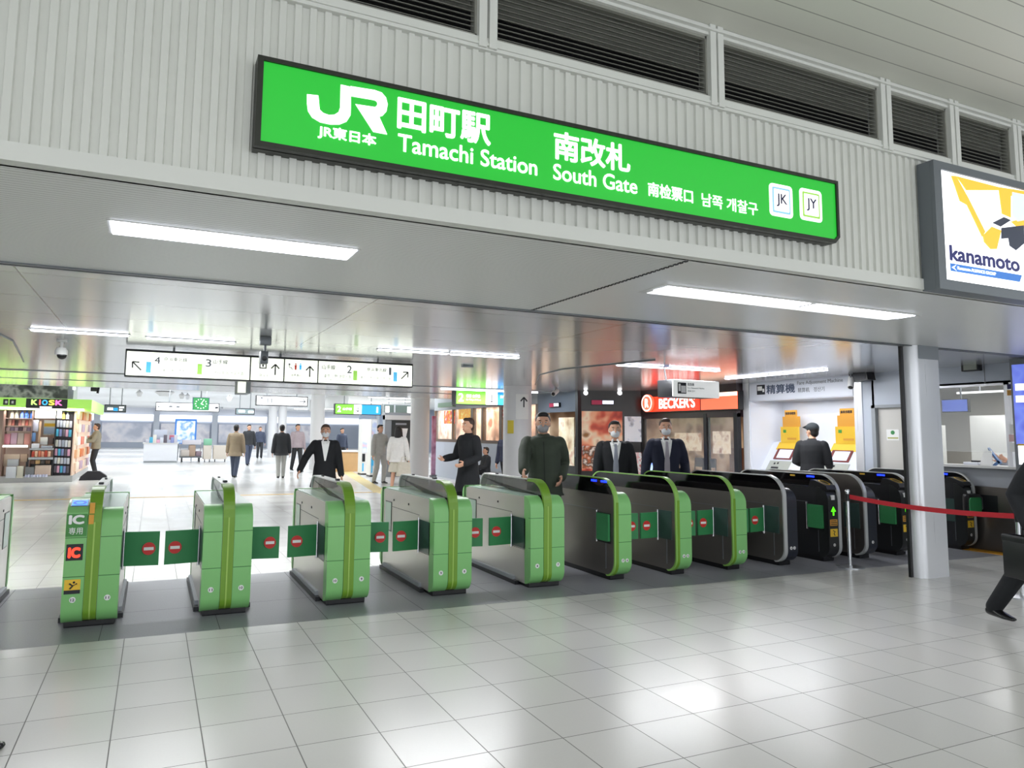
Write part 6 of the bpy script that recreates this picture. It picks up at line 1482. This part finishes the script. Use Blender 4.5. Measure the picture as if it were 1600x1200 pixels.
    def patch(name, wf, z0, z1, m, extra, n=8):
        b = MB(); vs = []; k = 5
        for lay in (0, 1):
            for i in range(n + 1):
                z = z0 + (z1 - z0) * i / n; w = wf(z)
                for j in range(k): vs.append(front(z, w * (j / (k - 1) * 2 - 1), extra - .012 * lay))
        N_ = (n + 1) * k; fs = []
        for i in range(n):
            for j in range(k - 1):
                a_ = i * k + j; fs += [(a_, a_ + 1, a_ + k + 1, a_ + k), (N_ + a_, N_ + a_ + k, N_ + a_ + k + 1, N_ + a_ + 1)]
        rim = [j for j in range(k)] + [i * k + k - 1 for i in range(1, n + 1)] + [n * k + j for j in range(k - 2, -1, -1)] + [i * k for i in range(n - 1, 0, -1)]
        for i in range(len(rim)): fs.append((rim[i], rim[(i + 1) % len(rim)], N_ + rim[(i + 1) % len(rim)], N_ + rim[i]))
        b.add(vs, fs); return b.build(name, m, t, True)
    if collar == 'suit':
        patch('shirt', lambda z: .012 + .062 * (z - 1.08) / .34, 1.08, 1.42, PAPER, .006)
        b = MB()
        for sx in (1, -1): b.tube([front(1.425, .03 * sx, .0) + Vector((0, .05 * s, .03 * s)), front(1.41, .05 * sx, .012), front(1.385, .03 * sx, .02)], .014 * s, 8, dome=True)
        b.build('shirt_collar', PAPER, t, True)
        if tie: patch('tie', lambda z: .014 + .022 * min(1, (1.40 - z) / .3), tie[1], 1.40, tie[0], .014)
    elif zip_: patch('zip', lambda z: .006, hem + .02, 1.38, zip_, .004)
    sm = shoem or SHOE
    for (hip, kn, an), fy, sx in zip(legs, footyaw, (1, -1)):
        fd = Matrix.Rotation(fy, 3, 'Z') @ Vector((0, -1, 0)); b = MB(); p = an + Vector((0, 0, -.04))
        b.tube([(p - fd * .045 + Vector((0, 0, .0))) * s, (p + fd * .03) * s, (p + fd * .11 + Vector((0, 0, -.012))) * s, (p + fd * .185 + Vector((0, 0, -.018))) * s], [(.038 * s, .036 * s), (.044 * s, .038 * s), (.047 * s, .026 * s), (.034 * s, .016 * s)], 14, dome=True)
        b.tube([(p + Vector((0, 0, .02))) * s, (p + Vector((0, .0, .075))) * s], .044 * s, 12)
        link(remesh(b, .009 * s, 3), 'shoe', sm, t)
    return t

def pz(px, py, X=None, Y=None):
    return (AX(px, py, X) if X is not None else AY(px, py, Y)).z
CGREEN = cloth('olive_green', (58, 66, 54)); CBLACK = cloth('black', (24, 26, 30)); CNAVY = cloth('navy', (30, 34, 54)); CDARK = cloth('dark_grey', (48, 50, 54)); CBEIGE = cloth('beige', (150, 142, 124)); CBROWN = cloth('taupe', (150, 134, 112)); CLGREY = cloth('light_grey', (176, 176, 172)); CSLATE = cloth('slate', (70, 78, 98)); CPINK = cloth('mauve', (170, 156, 162)); CWHITE = cloth('white', (232, 230, 226)); CCREAM = cloth('cream', (214, 208, 192)); CSHIRT = cloth('shirt_grey', (190, 194, 202)); MASKW = mat('mask_white', (226, 228, 232), .7); MASKG = mat('mask_grey', (150, 148, 150), .7); TIEG = cloth('tie_silver', (170, 164, 172)); TIED = cloth('tie_grey', (150, 154, 166))

# the man in the green jacket, walking through the lane, one hand on the fin beside him
lx, ly = 4.36, 7.66
hm = 1.87; s_ = hm / 1.70
a_ = math.radians(-28)
def loc2(loc, rz, w, s):   # world point into the figure's unit space
    d = Vector(w) - Vector((loc[0], loc[1], 0)); c, n_ = math.cos(-rz), math.sin(-rz)
    return (((d.x * c - d.y * n_)) / s, (d.x * n_ + d.y * c) / s, d.z / s)
L0 = (lx, ly, 0)
hl = loc2(L0, a_, (3.88, 7.30, 1.185), s_); w_ = AX(877, 745, 4.50); hr = loc2(L0, a_, w_, s_)
person('man in an olive green jacket and grey mask walking out through a gate', L0, a_, hm, 'jacket', 'trousers', CGREEN, CDARK, feet=((.10, -.16, 0), (-.10, .20, .03)), hands=(hr, hl), lean=(-.02, -.05), mask=MASKG, hem=.80, vox=.008, zip_=cloth('zip_green', (44, 50, 42)), headdrop=.01)
lx, ly = 6.06, 8.62
person('man in a black suit with white shirt and pale tie, left of two suited men', (lx, ly, 0), math.radians(-30), 1.80, 'suit', 't', CBLACK, CBLACK, feet=((.09, -.14, 0), (-.09, .16, .02)), hands=((.27, -.04, .83), (-.27, -.08, .83)), collar='suit', tie=(TIED, .98), mask=MASKW, vox=.009)
lx, ly = 6.92, 8.56
person('man in a navy suit with pale grey tie, right of two suited men', (lx, ly, 0), math.radians(-32), 1.85, 'suit', 't', CNAVY, CNAVY, feet=((.09, .12, .02), (-.09, -.16, 0)), hands=((.25, -.12, .93), (-.29, -.02, .86)), collar='suit', tie=(TIEG, .94), mask=MASKW, vox=.009, hairm=HAIRB)
q = AX(1268, 700, 10.55); hh = pz(1268, 663, X=10.55)
person('man in black with a dark cap using the right hand fare machine', (10.55, q.y, 0), math.radians(118), min(1.86, hh), 'jacket', 't', CBLACK, CDARK, hands=((.20, -.25, 1.05), (-.20, -.28, 1.02)), cap=mat('cap_cloth', (44, 50, 54), .8), lean=(0, -.05), vox=.010, headyaw=1.0)
# walking man at the right edge, only a leg, an arm and the case in the frame
hee, toe = FL(1549, 948), FL(1596, 962)
wd = (toe - hee); ang = math.atan2(wd.y, wd.x) + PI / 2
c0 = FL(1554, 972); fwd = Vector((wd.x, wd.y, 0)).normalized()
side_ = Vector((-fwd.y, fwd.x, 0))
root = Vector((c0.x, c0.y, 0)) + fwd * .40 + side_ * .02 + Vector((.21, -.09, -.05))
sw = 1.80 / 1.70
fr = loc2(root, ang, (c0.x, c0.y, 0), sw)
person('man in a dark suit striding out of the right edge with a black briefcase', root, ang, 1.80, 'suit', 't', CBLACK, CBLACK, feet=((.09, -.36, .05), (fr[0], fr[1], .05)), hands=((.26, .1, .80), (-.26, -.03, .90)), lean=(0, -.05), vox=.009)
PW_ = root.copy()
# shoe at the lower left corner: somebody standing just outside
tip = FL(9, 1170)
person('person at the lower left edge, only a black shoe toe in view', (tip.x - .375, tip.y - .045, 0), math.radians(82), 1.70, 'jacket', 't', CDARK, CBLACK, feet=((.10, -.19, 0), (-.10, .18, .03)), vox=.014)
# people in the hall
def hall(label, fpx, fpy, headpy, rzdeg, **k):
    q = FL(fpx, fpy); h = AY(fpx, headpy, q.y).z
    h = max(1.5, min(1.9, h)); return person(label, (q.x, q.y, 0), math.radians(rzdeg), h, k.pop('top', 'jacket'), 't', k.pop('topm'), k.pop('botm'), **k)
W1 = dict(feet=((.09, -.25, 0), (-.09, .25, .03))); W2 = dict(feet=((.09, .25, .03), (-.09, -.22, 0)))
hall('person in a beige jacket reaching toward the goods at the kiosk corner', 147, 742, 662, -80, topm=CBEIGE, botm=CDARK, hands=((.16, -.38, 1.12), (-.16, -.42, 1.06)), hairm=HAIRB)
hall('person in a taupe coat walking away in slate trousers, left in the far hall', 366, 747, 664, 160, topm=CBROWN, botm=CSLATE, hem=.70, **W1)
hall('person in a dark grey coat and pale trousers walking in the far hall', 438, 748, 664, 175, topm=CDARK, botm=CLGREY, hem=.74, **W2)
hall('person in a mauve top and dark trousers between the grey coat and the black coat', 463, 737, 663, 10, topm=CPINK, botm=CDARK, **W1)
Yw = 12.8; q = AY(508, 700, Yw)
person('person in a knee length black coat and mask walking toward the gates', (q.x, Yw, 0), math.radians(-10), AY(508, 664, Yw).z, 'coat', 't', CBLACK, CDARK, hands=((.30, -.05, .78), (-.42, -.08, .92)), hem=.62, collar='suit', mask=MASKW, hairm=HAIRB, vox=.011, **W1)
hall('man in a pale grey suit standing by the poster cabinets', 592, 755, 664, 20, topm=CLGREY, botm=CLGREY, hands=((.2, -.25, 1.2), (-.26, -.02, .82)), hem=.86, feet=((.12, -.08, 0), (-.12, .06, 0)))
Yq = 19.2; q = AY(622, 700, Yq)
person('woman with long dark hair in a white coat carrying a cream bag', (q.x, Yq, 0), math.radians(150), AY(622, 667, Yq).z, 'coat', 't', CWHITE, CCREAM, hands=((.26, -.02, .84), (-.30, .02, .80)), hair='long', skirt=.50, hem=.76, vox=.012, **W2)
Yz = 11.6; q = AY(732, 700, Yz)
person('person in a long black coat seen from the side before the window wall', (q.x, Yz, 0), math.radians(-75), AY(732, 654, Yz).z, 'coat', 't', CBLACK, CBLACK, hands=((.20, -.22, 1.0), (-.22, -.3, 1.06)), hem=.55, vox=.010, hairm=HAIRB)
q = AX(750, 725, 9.05)
t = thing('bench', 'low bench along the blue grey wall', 'bench', (9.32, q.y, 0)); b = MB(); b.bbox(9.1, 9.55, q.y - 1.0, q.y + .8, .40, .46, .015); wp(b, 'seat', GREYP, t)
for yy in (q.y - .8, q.y + .6):
    for xx in (9.16, 9.48):
        b = MB(); b.tube([(xx, yy, 0), (xx, yy, .41)], .02, 8); wp(b, 'leg', CHROME, t)
person('small person in dark clothes seated against the blue grey wall', (9.25, q.y, 0), math.radians(-90), 1.60, 'jacket', 't', CDARK, CBLACK, feet=((.11, -.42, 0), (-.11, -.40, 0)), hands=((.10, -.32, .62), (-.10, -.32, .62)), sit=True, hem=.82, vox=.013)
q = AX(791, 690, 8.55)
person('person in dark clothes passing behind the arrow column', (8.55, q.y, 0), math.radians(-60), AX(791, 671, 8.55).z, 'jacket', 't', CNAVY, CBLACK, vox=.013, hands=((.24, -.2, .95), (-.26, -.04, .84)), **W1)
hall('dark clothed person far behind the walker in the taupe coat', 387, 727, 662, 10, topm=CDARK, botm=CSLATE, **W2)
hall('slim dark clothed person in the distance left of the grey coat', 405, 716, 667, 0, topm=CSLATE, botm=CDARK)
hall('person in dark clothes just right of the black coat in the distance', 533, 729, 669, 20, topm=CSLATE, botm=CDARK, **W1)
person('office clerk in a pale grey shirt bending over the counter', (12.2, 6.45, 0), math.radians(-118), 1.66, 'shirt', 't', CSHIRT, CDARK, hands=((.10, -.50, 1.31), (-.12, -.48, 1.31)), lean=(0, -.12), vox=.010, headdrop=.08)

# ------------------------------------------------------------------ things carried or set down by people
t = thing('briefcase', 'black briefcase carried by the man at the right edge', 'briefcase', (0, 0, 0))
hp_ = PW_ + side_ * (-.26 * sw) + fwd * (.03 * sw)
q0 = Vector((hp_.x, hp_.y, .80))
t.location = q0; t.rotation_euler = (0, 0, ang + PI / 2)
b = MB(); b.bbox(-.23, .23, -.055, .055, -.36, 0, .015); b.build('body', mat('leather_black', (20, 21, 23), .4), t, True)
b = MB(); b.bbox(-.232, .232, -.058, .058, -.06, -.0, .012); b.build('flap', mat('leather_black', (20, 21, 23)), t, True)
b = MB(); b.tube([(-.07, 0, .0), (-.06, 0, .06), (.06, 0, .06), (.07, 0, .0)], .012, 8); b.build('handle', BLACK, t, True)
q = FL(146, 750); b = MB(); b.prism([(-.40, 0), (.40, 0), (.36, .14), (.16, .28), (-.18, .28), (-.36, .12)], -.16, .16, 'y'); o = b.build('floor_bag', mat('bag_black', (40, 40, 46), .6)); o.location = (q.x, q.y, 0); tag(o, 'black bag standing on the floor behind the kiosk customer', 'bag')
q = AY(631, 720, 18.95); t = thing('tote_bag', 'large cream bag carried by the woman in white', 'bag', (q.x, 18.95, .42)); b = MB(); b.prism([(-.20, .0), (.20, .0), (.15, .38), (-.15, .38)], -.08, .08, 'y'); b.build('body', CCREAM, t); b = MB(); b.tube([(-.08, 0, .38), (-.05, 0, .52), (.05, 0, .52), (.08, 0, .38)], .012, 8); b.build('handle', CCREAM, t)
# ------------------------------------------------------------------ light
def area(name, loc, sx, sy, power, col=(1, 1, 1), rot=(0, 0, 0)):
    l = bpy.data.lights.new(name, 'AREA'); l.shape = 'RECTANGLE'; l.size = sx; l.size_y = sy; l.energy = power; l.color = col
    o = bpy.data.objects.new(name, l); COL.objects.link(o); o.location = loc; o.rotation_euler = rot; return o
W = (.97, .98, 1.0)
# lamps of the near hall, over and behind the camera
for i, (x, y) in enumerate(((-4, .6), (0.5, .6), (5, .6), (9.5, .6), (-4, -3), (0.5, -3), (5, -3), (9.5, -3))):
    area('near_hall_lamp', (x, y, ZU - .03), 2.6, .9, 7, (1, 1, .99))
# lamps of the low ceiling (most under a fitting)
area('soffit_lamp', (.4, 4.345, ZC - .012), 1.3, .25, 11, W); area('soffit_lamp', (4.8, 4.3, ZC - .014), 2.7, .16, 13, W)
for x, y, sx, p in ((-.8, 9.3, .95, 40), (.37, 9.42, .95, 38), (3.7, 9.16, 2.0, 75), (7.6, 9.28, 1.9, 75), (7.8, 16.6, 2.6, 75), (2.5, 18.5, 3.0, 80), (-3.5, 16, 3, 80)):  # the last two have no fitting above them
    area('ceiling_lamp_light', (x, y, ZC - .024), sx, .1, p, W)
area('ceiling_lamp_light', (9.93, 9.35, ZC - .024), .1, 2.1, 62, W)
# far hall: bright even rows of lamps
for y in (26, 34, 43, 53, 63):
    for x in (-6, 1.5, 9, 17): area('far_hall_lamp', (x, y, 3.55), 5.5, 1.6, 210, (.93, .97, 1.0))
area('restaurant_lamp', (12.8, 14, 2.45), 1.6, 1.6, 60, (1, .78, .56)); area('window_wall_lamp', (10.15, 21.5, 2.5), .4, 7, 90, (1, .82, .64))
area('fare_bay_lamp', (11.75, 9.95, 2.32), .3, 2.0, 8, W); area('office_lamp', (12.8, 6.8, 2.55), 1.4, 2.0, 70, W); area('kiosk_lamp', (-3.3, 25.3, 2.28), 2.4, .3, 120, (1, .93, .86))
area('kiosk_front_fill', (-3.3, 25.02, 2.2), 2.6, .08, 42, (1, .95, .9), (math.radians(42), 0, 0))  # fill light added to brighten the goods on the kiosk front
w = bpy.data.worlds.new('world'); S.world = w; w.use_nodes = True
w.node_tree.nodes['Background'].inputs[0].default_value = (.86, .9, .95, 1); w.node_tree.nodes['Background'].inputs[1].default_value = 2.3
S.view_settings.view_transform = 'Standard'; S.view_settings.look = 'None'; S.view_settings.gamma = 1; S.view_settings.exposure = 0.0
S.view_settings.use_curve_mapping = False
S.cycles.max_bounces = 8; S.cycles.transparent_max_bounces = 16
